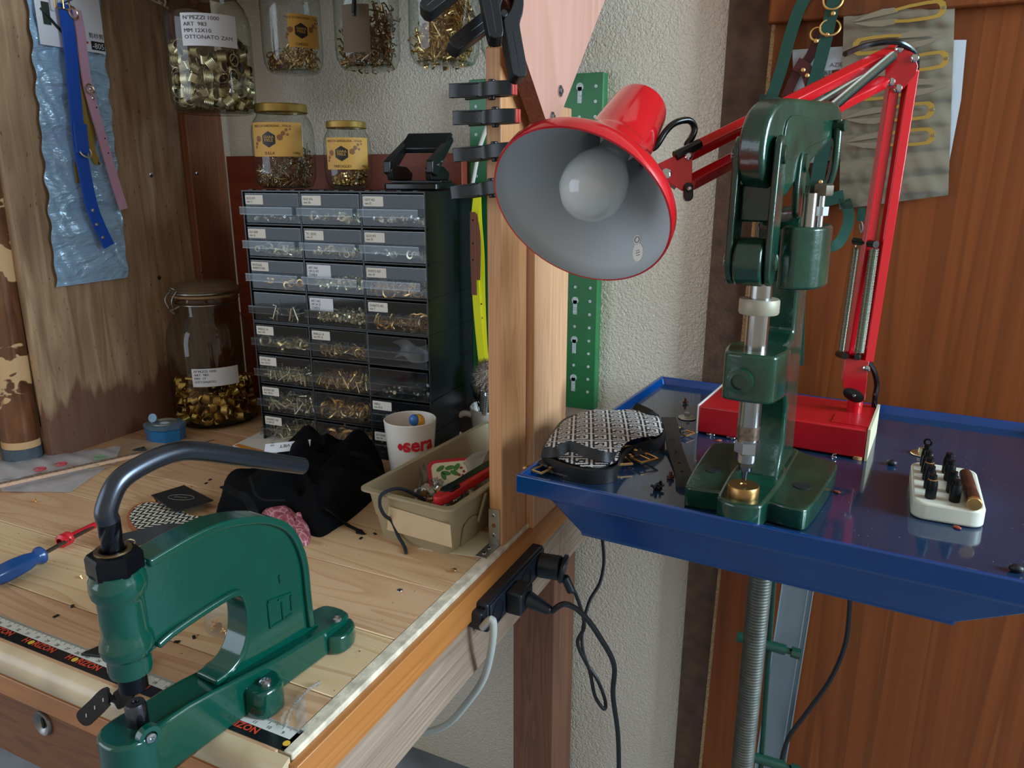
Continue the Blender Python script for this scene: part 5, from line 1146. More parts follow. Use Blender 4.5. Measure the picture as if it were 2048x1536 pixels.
def rect(e, z, ex=0, er=0): return [(e+ex, e, z), (TW-e-ex-er, e, z), (TW-e-ex-er, TD-e, z), (e+ex, TD-e, z)]
def loft(m, Ls, cap0=False, cap1=False):
    b = [p for L in Ls for p in L]; fs = []; n = len(Ls[0])
    for j in range(len(Ls)-1):
        for k in range(n): fs.append((j*n+k, j*n+(k+1) % n, (j+1)*n+(k+1) % n, (j+1)*n+k))
    if cap0: fs.append(tuple(range(n-1, -1, -1)))
    if cap1: fs.append(tuple((len(Ls)-1)*n+k for k in range(n)))
    return m.add(b, fs)
loft(m, [rect(.016, zb), rect(0, zb), rect(0, zt), rect(w, zt), rect(w+.004, -.0005)]); m.build('rim', BE, tr, world=False, smooth=0, bevel=.0015)
loft(MB(), [rect(.0085, -.0005), rect(.0085, 0)], True, True).build('tray_floor', BEF, tr, world=False, smooth=0)
loft(MB(), [rect(.014, zb+.001), rect(.022, zb-.012, .012), rect(.034, -.058, .030, .028), rect(.034, -.062, .030, .028)], True, True).build('tapered_underside', BE, tr, world=False, smooth=0, bevel=.002)
sc = A(1515, 1142, y=.93); sc.y = .93
SG = mat('dull_screw', '55564f', .5, .45, var=.25, vscale=80)
sd = thing('screw_stand', 'grey threaded steel post carrying the blue tray', 'stand', (sc.x+.01, .935, 0))
xs, ys = sc.x+.004, .935
m = MB(); pr = []; z = .04
prof = [(.00001, .0)]+[(.0138 if i % 2 else .0150, .0+i*.0022) for i in range(1, int(.815/.0022))]+[(.00001, .815)]
m.lathe(prof, T(xs, ys, .03), 24); m.build('threaded_post', SG, sd, smooth=30)
MB().lathe([(.00001, 0), (.09, 0), (.09, .012), (.02, .03), (.00001, .03)], T(xs, ys, 0), 32).build('foot_plate', SG, sd)
MB().lathe([(.021, .838), (.021, .868), (.03, .875), (.00001, .875)], T(xs, ys, 0), 24).build('socket', BE, sd)
# pedal rod with its clamps, aluminium channel against the panel
DG = mat('dark_green_paint', '173f31', .3, coat=.3, var=.2, vscale=60)
q0, q1 = A(1548, 1150, y=1.0), A(1524, 1500, y=1.0); dv = (q1-q0)/(q1-q0).length
pl = thing('pedal_linkage', 'dark green bar with cross clamps running down behind the screw post', 'linkage', q1)
MB().prism(rr(.007, .006, .001), -.08, .62, axis(q0, dv)).build('bar', DG, pl)
for v, l in ((1292, .085), (1525, .05)):
    q = A(1540, v, y=.995); MB().cyl(q+V((-.045, -.006, .006)), q+V((.020, .006, -.004)), .0075).cyl(q+V((.020, .006, -.004)), q+V((.030, .007, -.0055)), .0045).cyl(q+V((.028, .007, -.005)), q+V((.040, .008, -.0065)), .0078, n=8).build('clamp', DG, pl)
AL = mat('aluminium', 'aebac0', .38, .75, var=.06, vscale=14)
q0, q1 = A(1592, 1165, y=1.165), A(1535, 1536, y=1.16); d = (q0-q1).normalized()
fr_ = frame(q1-d*.4, x=V((1, 0, 0))-d*d.x, z=d); al = thing('aluminium_profile', 'aluminium channel profile leaning on the laminate panel', 'profile', q1-d*.33)
LL = (q0-q1).length+.62
MB().box(-.020, .020, 0, .0015, .08, LL, fr_).box(.0185, .020, -.014, 0, .08, LL, fr_).box(.026, .0275, -.014, 0, .08, LL, fr_).box(.018, .0275, 0, .0015, .08, LL, fr_).box(-.020, -.0185, -.014, 0, .08, LL, fr_).build('channel', AL, al, smooth=0, bevel=.0004)
# ================================================================== LARGE GREEN PRESS
GD = N('dark_green_casting'); n = GD; cN = n.coord(); f = n.noise(cN, 30, 5); g2 = n.noise(cN, 110, 4, .5)
col = n.ramp(f, [(.3, '0c2c20'), (.6, '133d2e'), (.8, '1e4e38')]); col = n.mix(n.ramp(g2, [(.66, '000000'), (.8, '6a6a6a')]), col, '6f7a3a'); n.l(col, n.p.inputs['Base Color'])
n.p.inputs['Roughness'].default_value = .24; n.p.inputs['Coat Weight'].default_value = .45; n.bump(n.noise(cN, 90, 4), .2, .002); GD = GD.m
p2 = thing('lever_press', 'tall dark green cast press with a steel ram standing on the blue tray', 'press', M=MX.Translation((-.0905, .712, ZF+.0003)) @ Rz(math.radians(-4)))
def B2(m, name, mt=GD, parent=None, **k): return m.build(name, mt, parent or p2, world=False, **k)
yz = frame((0, 0, 0), x=(0, 1, 0), y=(0, 0, 1))       # local z = +x
wing = lambda s: sp2([(s*.012, .018), (s*.026, .008), (s*.052, .004), (s*.060, .012), (s*.066, .075), (s*.069, .138), (s*.063, .152), (s*.04, .160), (s*.012, .164)], 3)
m = MB().prism(wing(1), 0, .022).prism(wing(-1), 0, .022); m.prism(rr(.05, .15, .01, 3, 0, .10), .0005, .023); B2(m, 'base_plate', bevel=.003, seg=3)
m = MB(); loft(m, [[(x, y, z) for x, y in sp2([(-.0225, .0), (-.016, -.0185), (0, -.0240), (.016, -.0185), (.0225, 0), (.0225, .10), (-.0225, .10)], 4)] for z in (0, .026)], True, True); B2(m, 'anvil_tongue', bevel=.003, seg=3)
for s in (-1, 1): MB().lathe([(.0085, .0001), (.0085, .0007), (.00001, .0008)], T(s*.045, .062, .022), 24).build('mounting_hole', mat('hole_dark', '0b1210', .7), p2, world=False)
MB().lathe([(.0145, .026), (.0148, .0275), (.0148, .0365), (.0140, .0375), (.0036, .0378), (.003, .0368), (.00001, .0368)], T(0, 0, 0), 36).build('anvil_disc', mat('aged_brass', 'a8814f', .35, .95), p2, world=False)
# C frame : spine, foot web, guide arm, head
side = [(.060, .024), (.150, .024), (.142, .08), (.132, .16), (.124, .235), (.118, .290), (.105, .296), (.070, .292), (.058, .280), (.056, .246), (.075, .228), (.080, .175), (.060, .168), (.020, .170), (.0, .166), (.0, .130), (.020, .126), (.058, .118), (.076, .100), (.080, .060), (.068, .040)]
m = MB().prism(side, -.021, .021, yz); B2(m, 'frame', bevel=.004, seg=3)
m = MB(); loft(m, [[(x, y, z) for x, y in sp2([(-.0245, -.012), (-.016, -.0235), (.016, -.0235), (.0245, -.012), (.0245, .03), (-.0245, .03)], 3)] for z in (.126, .131, .166, .171)], True, True); B2(m, 'guide_block', bevel=.003, seg=3)
gb = [o for o in bpy.data.objects if o.name == 'guide_block'][0]
MB().lathe([(.0125, 0), (.0118, .007), (.0075, .0075), (.0072, .004), (.00001, .004)], frame((-.006, -.0225, .146), x=(1, 0, 0), z=(0, -1, 0)), 24).build('side_boss', GD, gb, world=False)
RAM = mat('ram_steel', 'a9a8a4', .22, 1, var=.1, vscale=50); RST = mat('rusty_steel', '7b6a5c', .4, .9, var=.4, vscale=220)
B2(MB().lathe([(.00001, .062), (.0098, .062), (.0102, .064), (.0102, .254), (.00001, .254)], MX(), 36), 'ram', RAM)
B2(MB().lathe([(.01035, .085), (.01035, .098)], MX(), 36), 'rust_band', RST)
B2(MB().lathe([(.0102, .2045), (.0170, .2045), (.0178, .206), (.0178, .2165), (.0170, .218), (.0102, .218)], MX(), 40), 'stop_collar', mat('bone_collar', '9a9480', .5, .2))
B2(MB().lathe([(.00001, .070), (.0106, .070), (.0118, .0715), (.0118, .082), (.0100, .0835), (.00001, .084)], Rz(.4), 6), 'hex_nut', SCW, smooth=25)
B2(MB().lathe([(.00001, .057), (.0082, .057), (.0086, .059), (.0086, .0685), (.00001, .070)], Rz(.2), 6), 'lock_nut', mat('dark_nut', '6e675c', .35, .9), smooth=25)
B2(MB().lathe([(.00001, .0425), (.0022, .0425), (.0034, .052), (.0062, .053), (.0062, .0575), (.00001, .058)], MX(), 24), 'setting_punch', mat('punch_steel', '59606c', .25, 1))
B2(MB().cyl((-.0195, -.012, .252), (.0045, -.012, .252), .0215, n=32), 'knuckle', bevel=.002)
for s in (-1, 1):
    x0, x1 = (.0060, .0115) if s > 0 else (-.0275, -.0215)
    lk = sp2([(x-.012, y) for x, y in [(-.014, .244), (.0, .231), (.014, .244), (.016, .29), (.015, .335), (.010, .353), (.0, .358), (-.010, .353), (-.0135, .335), (-.016, .29)]], 3)
    o = B2(MB().prism(lk, x0, x1, yz), 'link_plate', bevel=.0015)
    for z in (.252, .342): MB().lathe([(.0078, 0), (.0074, .0025), (.005, .0036), (.00001, .0036)], frame((x1 if s > 0 else x0, -.012, z), x=(0, 1, 0), z=(s, 0, 0)), 20).build('pin', GD, o, world=False)
B2(MB().box(-.0210, .0055, -.012, .004, .286, .318), 'link_spacer', bevel=.002)
# crank: heavy casting from the links back to the pull rod
CRM_ = T(-.008, -.012, .003) @ Rz(math.radians(-13))
cr_ = sp2([(-.018, .333), (-.017, .352), (-.008, .372), (.010, .383), (.03, .386), (.09, .388), (.135, .389), (.146, .380), (.144, .362), (.11, .346), (.070, .326), (.045, .310), (.03, .303), (.0, .312), (-.012, .320)], 3)
o = B2(MB().prism(cr_, -.0125, .0115, CRM_ @ yz), 'crank', bevel=.004, seg=3)
MB().prism(sp2([(.018, .352), (.03, .372), (.09, .370), (.118, .365), (.114, .356), (.07, .346), (.03, .335)], 3), .0112, .0128, CRM_ @ yz).build('crank_recess', GD, o, world=False, bevel=.001)
# head clevis and pivot
for s in (-1, 1):
    x0, x1 = (.0130, .0185) if s > 0 else (-.0190, -.0140)
    o = B2(MB().prism(sp2([(.040, .292), (.038, .335), (.050, .350), (.062, .350), (.070, .335), (.072, .292)], 3), x0, x1, yz), 'clevis_cheek', bevel=.0015)
    MB().lathe([(.0085, 0), (.008, .0025), (.0045, .0035), (.00001, .0035)], frame((x1 if s > 0 else x0, .055, .336), x=(0, 1, 0), z=(s, 0, 0)), 20).build('pin', GD, o, world=False)
m = MB(); loft(m, [[(x, y, z) for x, y in sp2([(.010, .018), (.036, .022), (.046, .04), (.044, .085), (.012, .085)], 2)] for z in (.225, .229, .276, .281)], True, True); hl = B2(m, 'head_block', bevel=.003, seg=3)
MB().prism(rr(.030, .034, .004, 3, .052, .253), .0455, .0470, yz).build('head_recess', mat('recess_green', '0e2e26', .35), hl, world=False) if False else None
for y, z0, r, h in ((.05, .2815, .0085, .010), (.052, .2915, .0068, .0045)): pass
B2(MB().cyl((.030, .030, .281), (.030, .030, .310), .0062), 'guide_stud', RAM)
o = B2(MB().cyl((.036, .05, .281), (.036, .05, .308), .004), 'stop_bolt', SCW); MB().lathe([(.00001, .3075), (.0095, .3075), (.0100, .309), (.0100, .3165), (.0085, .318), (.00001, .318)], T(.036, .05, 0), 6).build('bolt_head', mat('dark_nut'), o, world=False, smooth=25); MB().lathe([(.00001, .290), (.0075, .290), (.0078, .298), (.00001, .298)], T(.036, .05, 0), 6).build('nut', SCW, o, world=False, smooth=25)
# pull rod with a hooked eye on the crank pin
pin = V((.0, .124, .362)); e1_ = A(1655, 240, y=.84); 
B2(MB().cyl(CRM_ @ V((-.018, .132, .368)), CRM_ @ V((.022, .132, .368)), .0055), 'crank_pin')
rp = [V((.0245, .122, .364)), V((.0245, .124, .335)), V((.020, .126, .312)), V((.008, .127, .300)), V((.000, .128, .306)), V((.000, .128, .318))]
rods = [V((.0245, .124, .345)), V((.024, .126, .30)), V((.010, .135, .20)), V((.002, .150, .08)), V((-.004, .162, .001))]
m = MB().tube(spline([V((.036, .112, .376)), V((.036, .114, .335)), V((.030, .117, .312)), V((.019, .119, .300)), V((.011, .120, .306)), V((.012, .120, .316))], 5), .0042, 10).tube(spline([V((.019, .119, .302)), V((.016, .130, .22)), V((.010, .150, .10)), V((.004, .166, .001))], 6), .0046, 10)
B2(m, 'pull_rod')
# ================================================================== RED DESK LAMP
RL = mat('lamp_red', 'c0141f', .13, coat=.6); RLB = mat('lamp_base_red', 'b3101c', .34, coat=.1); CHR = mat('chrome', 'c9ccd0', .12, 1); SPR = mat('spring_steel', '9aa394', .28, 1)
bl = thing('desk_lamp', 'red spring arm desk lamp with a big conical shade, clamped base on the blue tray', 'lamp', M=MX.Translation((-.187, .955, ZF+.0003)) @ Rz(math.radians(-4.5)))
bW = WM[bl.name]
BX, BY, BZ = .205, .118, .038
bs_ = MB().box(.002, BX-.003, 0, BY, .002, BZ).build('base_box', RLB, bl, world=False, bevel=.002)
CRE = mat('cream_edge', 'd8cfae', .5)
MB().prism([(0, 0), (BY, 0), (BY, BZ+.001), (0, BZ+.001)], BX-.003, BX, yz).build('end_plate', CRE, bs_, world=False); MB().box(0, .002, 0, BY, .0, BZ+.0006).build('end_plate', PAPER, bs_, world=False)
MB().box(BX-.045, BX-.004, .012, .05, BZ, BZ+.0012).build('slot_plate', RLB, bs_, world=False, bevel=.0005); MB().cyl((BX-.01, .004, 0), (BX-.01, .004, .004), .006).build('foot', mat('tan_foot', 'b58a5c', .8), bs_, world=False)
def bar(p0, p1, w, name, m_=RL, par=bl, ref=None, w2=None):
    d = (p1-p0); M = frame(p0, x=(ref or RT)-d.normalized()*(ref or RT).dot(d.normalized()), z=d); w2 = w2 or w
    return MB().box(-w/2, w/2, -w2/2, w2/2, 0, d.length, M).build(name, m_, par, bevel=.0012)
YE, YB = 1.0, 1.015
lp = lambda u, v: A(u, v, y=YE+(YB-YE)*(v-120)/650)
bar(lp(1786, 165), lp(1694, 762), .0118, 'lower_arm'); bar(lp(1824, 140), lp(1734, 722), .0118, 'lower_arm')
def plate(px, yfun, t, name, m_=RL):
    pts = [yfun(*p) for p in px]; nrm = (pts[1]-pts[0]).cross(pts[2]-pts[0]).normalized()
    if nrm.dot(FW) > 0: nrm = -nrm
    c = sum(pts, V())/len(pts); X = (pts[1]-pts[0]).normalized(); M = frame(c, x=X, z=nrm); Mi = M.inverted()
    return MB().prism([((Mi @ p).x, (Mi @ p).y) for p in pts], 0, t, M).build(name, m_, bl, bevel=.0006), M
ep = [(1770, 118), (1778, 98), (1800, 92), (1828, 108), (1836, 132), (1832, 150), (1800, 184), (1786, 187), (1770, 168)]
for dy in (-.011, .011): plate(ep, lambda u, v: A(u, v, y=YE+dy), .0016, 'elbow_plate')
def nub(u, v, y, r=.0042, m_=CHR, nm='bolt', h=.003): 
    q = A(u, v, y=y); return MB().lathe([(r, 0), (r, h*.6), (r*.6, h), (.00001, h)], frame(q, x=(1, 0, 0), z=(0, -1, 0)), 14).build(nm, m_, bl)
for u, v in ((1782, 164), (1796, 177), (1829, 117), (1798, 98)): nub(u, v, YE-.0126)
br_ = [(1690, 715), (1738, 722), (1730, 800), (1705, 806), (1686, 770)]
for dy in (-.013, .012): plate(br_, lambda u, v: A(u, v, y=YB+dy), .0016, 'base_bracket')
MB().cyl(A(1712, 792, y=YB-.004), A(1712, 792, y=YB+.004)-V((0, 0, .05)), .009).build('swivel_post', RL, bl)
q = A(1707, 790, y=YB-.016); MB().lathe([(.0095, -.004), (.0095, .003), (.003, .0045), (.00001, .0045)], frame(q, x=(1, 0, -.4), z=(0, -1, 0)) @ MX.Diagonal((1.35, .8, 1, 1)), 20).build('knob', BP2, bl); nub(1708, 791, YB-.0205, .0022)
nub(1733, 737, YB-.0146)
def coil(p0, p1, r, t, turns, name='spring', hook=.012):
    m = MB(); d = (p1-p0).normalized(); M = axis(p0, d); L = (p1-p0).length; nn = turns*9
    m.tube([M @ V((r*math.cos(2*pi*i/9), r*math.sin(2*pi*i/9), L*i/nn)) for i in range(nn+1)], t, 4)
    for q, e in ((p0, -1), (p1, 1)): m.torus(q+d*e*(r*.9), V(FW).cross(d), r*.8, t*.9, 12, 4)
    o = m.build(name, SPR, bl); MB().cyl(p0+d*r*.4, p1-d*r*.4, r*.72, n=10).build('spring_core', mat('spring_shadow', '8a8c82', .5, .5), o); return o
coil(A(1712, 497, y=YB+.012), A(1682, 703, y=YB+.012), .0034, .0007, 78); coil(A(1748, 498, y=YB-.018), A(1718, 706, y=YB-.018), .0050, .0008, 70)
for (u, v), (u2, v2) in (((1709, 482), (1752, 489)), ((1677, 708), (1690, 712)), ((1700, 712), (1716, 714))): MB().cyl(A(u, v, y=YB+.010), A(u2, v2, y=YB-.022), .0042, n=14).build('spring_pin', BP2, bl)
# upper arm
DE, DH = .838, .690
UE = lambda u, v: A(u, v, d=DE+(DH-DE)*(1790-u)/(1790-1345))
bar(UE(1792, 100), UE(1378, 306), .0116, 'upper_arm'); bar(UE(1768, 164), UE(1380, 366), .0112, 'upper_arm')
coil(A(1786, 112, d=.815), A(1655, 222, d=.765), .0047, .0008, 56); coil(A(1768, 130, d=.85), A(1606, 230, d=.80), .0044, .0008, 58)
MB().tube(spline([UE(1690, 108), A(1730, 92, d=.82), A(1775, 84, d=.82), A(1806, 88, d=.82), A(1832, 112, d=.83), A(1830, 160, d=.85)], 5), .0030, 8).build('cord', BP2, bl)
hpx = [(1310, 336), (1316, 328), (1372, 301), (1384, 306), (1384, 366), (1364, 383), (1318, 352)]
for dd in (-.010, .006): plate(hpx, lambda u, v: A(u, v, d=DH+dd), .0014, 'head_plate')
def nubd(u, v, d, r, m_=CHR, h=.003): 
    q = A(u, v, d=d); return MB().lathe([(r, 0), (r, h*.6), (r*.6, h), (.00001, h)], axis(q, -FW), 14).build('bolt', m_, bl)
nubd(1332, 348, DH-.0115, .0046); nubd(1376, 313, DH-.0115, .0034)
q = A(1376, 384, d=DH-.013); MB().prism(rr(.0085, .016, .004, 4), -.003, .003, frame(q, x=RT, y=UP-RT*.1)).build('wing_knob', BP2, bl, bevel=.001); nubd(1378, 378, DH-.017, .0022)
# shade
C0 = A(1159, 420, d=.632); ax = (RT*.49+UP*.87).normalized()*.862+FW*.507; ax.normalize(); SM = axis(C0, ax) @ MX.Scale(.945, 4)
shade = MB().lathe([(.0820, .0), (.0838, .0002), (.0843, .003), (.0838, .0125), (.0815, .0165), (.0765, .0235), (.062, .0445), (.047, .066), (.0385, .078), (.0345, .0835), (.0335, .088), (.0325, .100), (.0285, .150), (.0270, .1565), (.0235, .1595), (.00001, .1600)], SM, 72).build('shade', RL, bl, smooth=30)
INS = mat('shade_inner_grey', 'b4b8bc', .45)
MB().lathe([(.0820, .0), (.0832, .003), (.0826, .0125), (.0800, .0170), (.061, .0445), (.046, .066), (.0362, .0772), (.0315, .0828), (.0300, .092), (.0255, .148), (.00001, .152)], SM, 72).build('shade_lining', INS, shade)
MB().lathe([(.00001, -.010), (.010, -.0085), (.020, -.003), (.0272, .008), (.0292, .020), (.0275, .033), (.022, .046), (.0165, .057), (.0145, .068), (.0140, .085), (.00001, .086)], SM @ T(0, 0, .012) @ MX.Scale(1.05, 4), 40).build('bulb', mat('bulb_opal', 'c2c4c2', .12, coat=.4, sss=.3), bl)
MB().cyl(SM @ V((0, 0, .098)), SM @ V((0, 0, .15)), .018).build('socket', PAPER, bl)
q = A(1290, 322, d=.672); q2 = A(1328, 350, d=DH-.002); q3 = A(1355, 372, d=DH-.002)
MB().tube([q, q.lerp(q2, .5)+V((0, 0, -.002)), q2, q3], [.0062, .006, .0055, .0045], 12).build('neck_bracket', mat('grey_metal', '8d8f92', .3, .9), bl)
MB().tube(spline([A(1296, 300, d=.685), A(1312, 292, d=.68), A(1332, 262, d=.68), A(1352, 245, d=.68), A(1378, 241, d=.685), A(1389, 256, d=.69), A(1384, 274, d=.69), A(1374, 290, d=.69), A(1380, 303, d=.69)], 6), .0030, 10).build('cord', BP2, bl)
q0, q1 = A(1350, 312, d=DH-.012), A(1400, 287, d=DH-.008); MB().cyl(q0, q1, .0045, n=8).build('cord_clip', BP2, bl)
q = A(1275, 500, d=.600)
# sticker inside the shade
SMi = SM.inverted()
def on_lining(u, v):
    r = (FW+RT*((u-1024)/F)+UP*((768-v)/F)); o = SMi @ V((0, 0, CZ)); r = SMi.to_3x3() @ r
    best = None
    for i in range(400):
        t = .5+i*.0006; p = o+r*t; z = p.z
        rad = .0800-(z-.017)*(.0800-.061)/.0275
        if 0.002 < z < .06 and math.hypot(p.x, p.y) > rad: best = p; break
    return best
b0 = on_lining(1277, 505)
if b0 is not None:
    nrm = -(V((b0.x, b0.y, 0)).normalized()*.82+V((0, 0, .57))); vv = V((b0.x, b0.y, 0)).normalized(); M = SM @ frame(b0+nrm*.0006, x=vv.cross(nrm), z=nrm)
    stk = MB().prism([(.0064*math.cos(i*pi/9), .0090*math.sin(i*pi/9)) for i in range(18)], 0, .0003, M).prism([(.0042*math.cos(i*pi/9), -.0125+.0046*math.sin(i*pi/9)) for i in range(18)], 0, .0003, M).build('sticker', PAPER, shade, smooth=0)
    MB().torus(M @ V((0, -.0125, .0004)), M.to_3x3() @ V((0, 0, 1)), .0026, .0004, 14, 4).box(-.0022, .0022, -.002, -.0015, .0003, .0005, M).box(-.0026, .0026, 0, .0006, .0003, .0005, M).box(-.002, .002, .0025, .003, .0003, .0005, M).build('sticker_print', mat('print_dim', '5a5c60', .7), shade, smooth=0)
MB().tube(spline([A(1735, 722, y=YB+.01), A(1748, 742, y=YB+.02), A(1754, 770, y=YB+.025), A(1750, 795, y=YB+.02), A(1748, 812, y=YB+.03)], 5), .0034, 8).build('cord', BP2, bl)
# ================================================================== THINGS ON THE TRAY
TZF = ZF+.0003
def PT(u, v, z=0): return A(u, v, z=TZF+z)
# muzzle with greek key pattern
KEYS = 46.0
def key(x, y):
    p, q = (x*KEYS) % 1, (y*KEYS) % 1
    if p < .11 or q < .11: return 1
    p, q = (p-.11)/.89, (q-.11)/.89; d = min(p, 1-p, q, 1-q)
    if .14 <= d < .29 and not (p < .29 and .29 < q < .52): return 1
    if .40 < q < .54 and .14 < p < .60 and p > .36: return 1
    return 0
KB = mat('key_black', '15161a', .7); KW = mat('key_white', 'd6d2d0', .7)
mo = [A(u, v, z=.955) for u, v in ((1086, 905), (1090, 880), (1108, 853), (1128, 832), (1160, 822), (1215, 820), (1262, 815), (1300, 818), (1322, 836), (1332, 858), (1318, 872), (1285, 880), (1255, 893), (1240, 912), (1230, 930), (1180, 935), (1130, 925))]
for p in mo: p.z = TZF
mz = pad(mo, 'muzzle_piece', 'black and white Greek key patterned muzzle panel with gold buckles on the tray', 'muzzle', .016, key, .35, mats=(KB, KW, BLL), dome=.010)
def buckle(c, d, lab=None, k=1.0, ringed=True, parent=None):
    """gold frame buckle with prong, leather loop and round ring; d = strap direction"""
    d = V(d).normalized(); up = V((0, 0, 1)); up = (up-d*up.dot(d)).normalized(); s = d.cross(up)
    a, b = .0075*k, .0095*k
    def at(x, y, z=0): return c+d*x+s*y+up*z
    o = MB().tube([at(-a, -b, .001), at(a, -b, .001), at(a, b, .001), at(-a, b, .001)], .0013*k, 6, True).tube([at(-a, 0, .002), at(a*1.05, 0, .0025)], .0009*k, 6).build('buckle', GOLDW, parent)
    if ringed: MB().torus(at(-a-.010*k, 0, .003), up+d*.2, .0085*k, .0012*k, 22, 6).build('ring', GOLDW, parent)
    MB().ribbon([at(-a-.014*k, 0, .002), at(-a-.006*k, 0, .0045), at(-a+.001, 0, .0035), at(-a+.0015, 0, .0)], s, .011*k, .002).build('loop', BLL, parent)
    MB().sphere(at(-a-.005*k, 0, .0062), .0022*k, (1, 1, .5), 10, 6).build('rivet', GOLDW, parent)
for (u, v), dr in (((1076, 938), (-.3, -1, 0)), ((1238, 925), (.6, -.8, 0)), ((1288, 918), (.8, -.55, 0)), ((1296, 832), (.9, .3, 0))):
    buckle(PT(u, v, .006), dr, k=1.3, parent=mz)
fbn = MB().ribbon([PT(1085, 905, .022), PT(1110, 905, .027), PT(1140, 893, .030), PT(1175, 905, .030), PT(1215, 915, .026), PT(1240, 915, .014)], (-.2, .6, .75), .012, .0025).build('front_band', BLL, mz)
MB().ribbon([PT(1100, 935, .006), PT(1150, 945, .009), PT(1200, 942, .009), PT(1240, 930, .006)], (0, .5, .8), .012, .0025).build('lower_band', BLL, mz)
MB().ribbon([PT(1270, 812, .018), PT(1300, 826, .022), PT(1318, 836, .016)], (-.3, .8, .3), .010, .0025).build('rear_band', BLL, mz)
lb_ = thing('loose_buckle', 'gold buckle lying alone in front of the patterned muzzle panel', 'buckle', PT(1152, 950))
c = PT(1152, 950, .004); MB().tube([c+V(p) for p in ((-.011, -.006, -.002), (.012, -.009, -.002), (.013, .004, .002), (-.010, .007, .002))], .0016, 6, True).build('frame', GOLDW, lb_); MB().box(c.x-.010, c.x+.011, c.y-.005, c.y+.003, c.z-.002, c.z+.001).build('leather_insert', BLL, lb_, bevel=.001); MB().sphere(c+V((-.001, -.002, .0015)), .002, (1, 1, .5), 10, 6).build('rivet', GOLDW, lb_)
lb_ = thing('loose_buckle', 'small gold buckle lying by the left end of the red lamp base', 'buckle', PT(1370, 868))
buckle(PT(1372, 868, .003), (.9, -.4, 0), k=.9, parent=lb_, ringed=False)
lst = thing('leather_strap', 'dark leather strap with punched holes lying flat on the tray beside the muzzle', 'strap', PT(1350, 900))
sp_pts = [(1337, 836, .022), (1344, 862, .016), (1348, 890, .006), (1357, 920, .002), (1367, 948, .0016), (1369, 968, .0016)]
SBR = mat('dark_strap', '2a2522', .55, bump=.1, bscale=500)
MB().ribbon([PT(u, v, z) for u, v, z in sp_pts], (1, .25, 0), .0185, .0026, smooth=6).build('strap', SBR, lst)
MB().cyl(PT(1369, 968, .0003), PT(1369, 968, .0029), .0092, n=24).build('rounded_tip', SBR, lst)
for u, v, z in ((1341, 846, .0220), (1345, 866, .017), (1347, 878, .0115), (1352, 903, .0055), (1358, 925, .0035), (1364, 942, .0033), (1367, 954, .0032), (1368, 962, .0032)): MB().lathe([(.0016, 0), (.00001, .0003)], T(*PT(u, v, z)), 10).build('hole', BLK, lst)
# buttons, rivets, crumbs
def button(u, v, lab, m_):
    p = PT(u, v); b = thing('snap_button', lab, 'button', p); MB().lathe([(.00001, .0005), (.0125, .0006), (.0118, .0016), (.005, .003), (.00001, .003)], T(*p), 28).build('disc', m_, b); MB().lathe([(.0042, .003), (.0038, .0078), (.00001, .0078)], T(*p), 8).build('stud', m_, b)
button(1374, 836, 'pale metal button lying left of the red lamp base', mat('pale_button', 'b9beb6', .25, .6)); button(1843, 908, 'shiny metal button lying behind the white tool block', NICK)
RVT = MB().lathe([(.00001, 0), (.0042, .0), (.0042, .0025), (.0020, .003), (.0018, .0075), (.00001, .0075)], MX(), 14).mesh('snap_rivet', mat('brown_snap', '5a3020', .3, .3), 40)
for u, v, lab in ((1371, 806, 'brown snap rivet standing alone behind the pale button'), (1341, 955, 'brown snap rivet beside the tip of the dark strap')):
    o = bpy.data.objects.new('snap_rivet', RVT); COL.objects.link(o); o.matrix_world = MX.Translation(PT(u, v, .001)); tag(o, lab, 'rivet')
SCR_ = bits('stud', 1, lambda q: V((0, 0, 0)), random.Random(2), .010).mesh('black_screw', [BP2, BP2], 40)
for u, v in ((1310, 972), (1316, 968), (1322, 971), (1312, 975)):
    o = bpy.data.objects.new('black_screw', SCR_); COL.objects.link(o); o.matrix_world = MX.Translation(PT(u, v, .004)) @ rndrot(g); tag(o, 'small black screw in the cluster on the tray left of the large press', 'screw', 'black screws on the tray')
CR = MB().lathe([(.00001, 0), (.004, .0005), (.0035, .002), (.00001, .003)], MX.Diagonal((1.3, .8, 1, 1)), 7).mesh('leather_crumb', mat('red_crumb', 'a0452a', .7), 0)
for u, v, lab in ((1438, 882, 'small red leather crumb before the lamp base'), (1674, 985, 'small orange leather crumb right of the large press'), (1914, 1056, 'small red leather crumb before the white tool block')):
    o = bpy.data.objects.new('leather_crumb', CR); COL.objects.link(o); o.matrix_world = MX.Translation(PT(u, v)) @ Rz(g.random()*6) @ MX.Scale(.8, 4); tag(o, lab, 'crumb')
CURL = MB().torus((0, 0, 0), (0, .3, 1), .003, .0008, 10, 5, a0=0, a1=4.8).tube([(0, .003, 0), (.004, .005, .001), (.006, .002, .002)], .0007, 5).mesh('metal_shaving', STEEL, 60)
for u, v in ((1418, 868), (1424, 870), (1458, 874), (1466, 876), (1472, 872), (1668, 914), (1536, 1033), (1541, 1031)):
    o = bpy.data.objects.new('metal_shaving', CURL); COL.objects.link(o); o.matrix_world = MX.Translation(PT(u, v, .0015)) @ Rz(g.random()*6); tag(o, 'tiny pale metal shaving lying on the blue tray', 'shaving', 'metal shavings on the tray')
for u, v, lab in ((1783, 930, 'dark leather scrap lying between the lamp and the white tool block'), (2032, 1143, 'dark leather scrap at the front right of the tray'), (1418, 858, 'black plastic cap by the lower left corner of the lamp base')):
    p = PT(u, v); solo(MB().sphere(p+V((0, 0, .003)), .0055, (1.1, .9, .7), 10, 6), 'leather_scrap', BLL, lab, 'scrap', p)
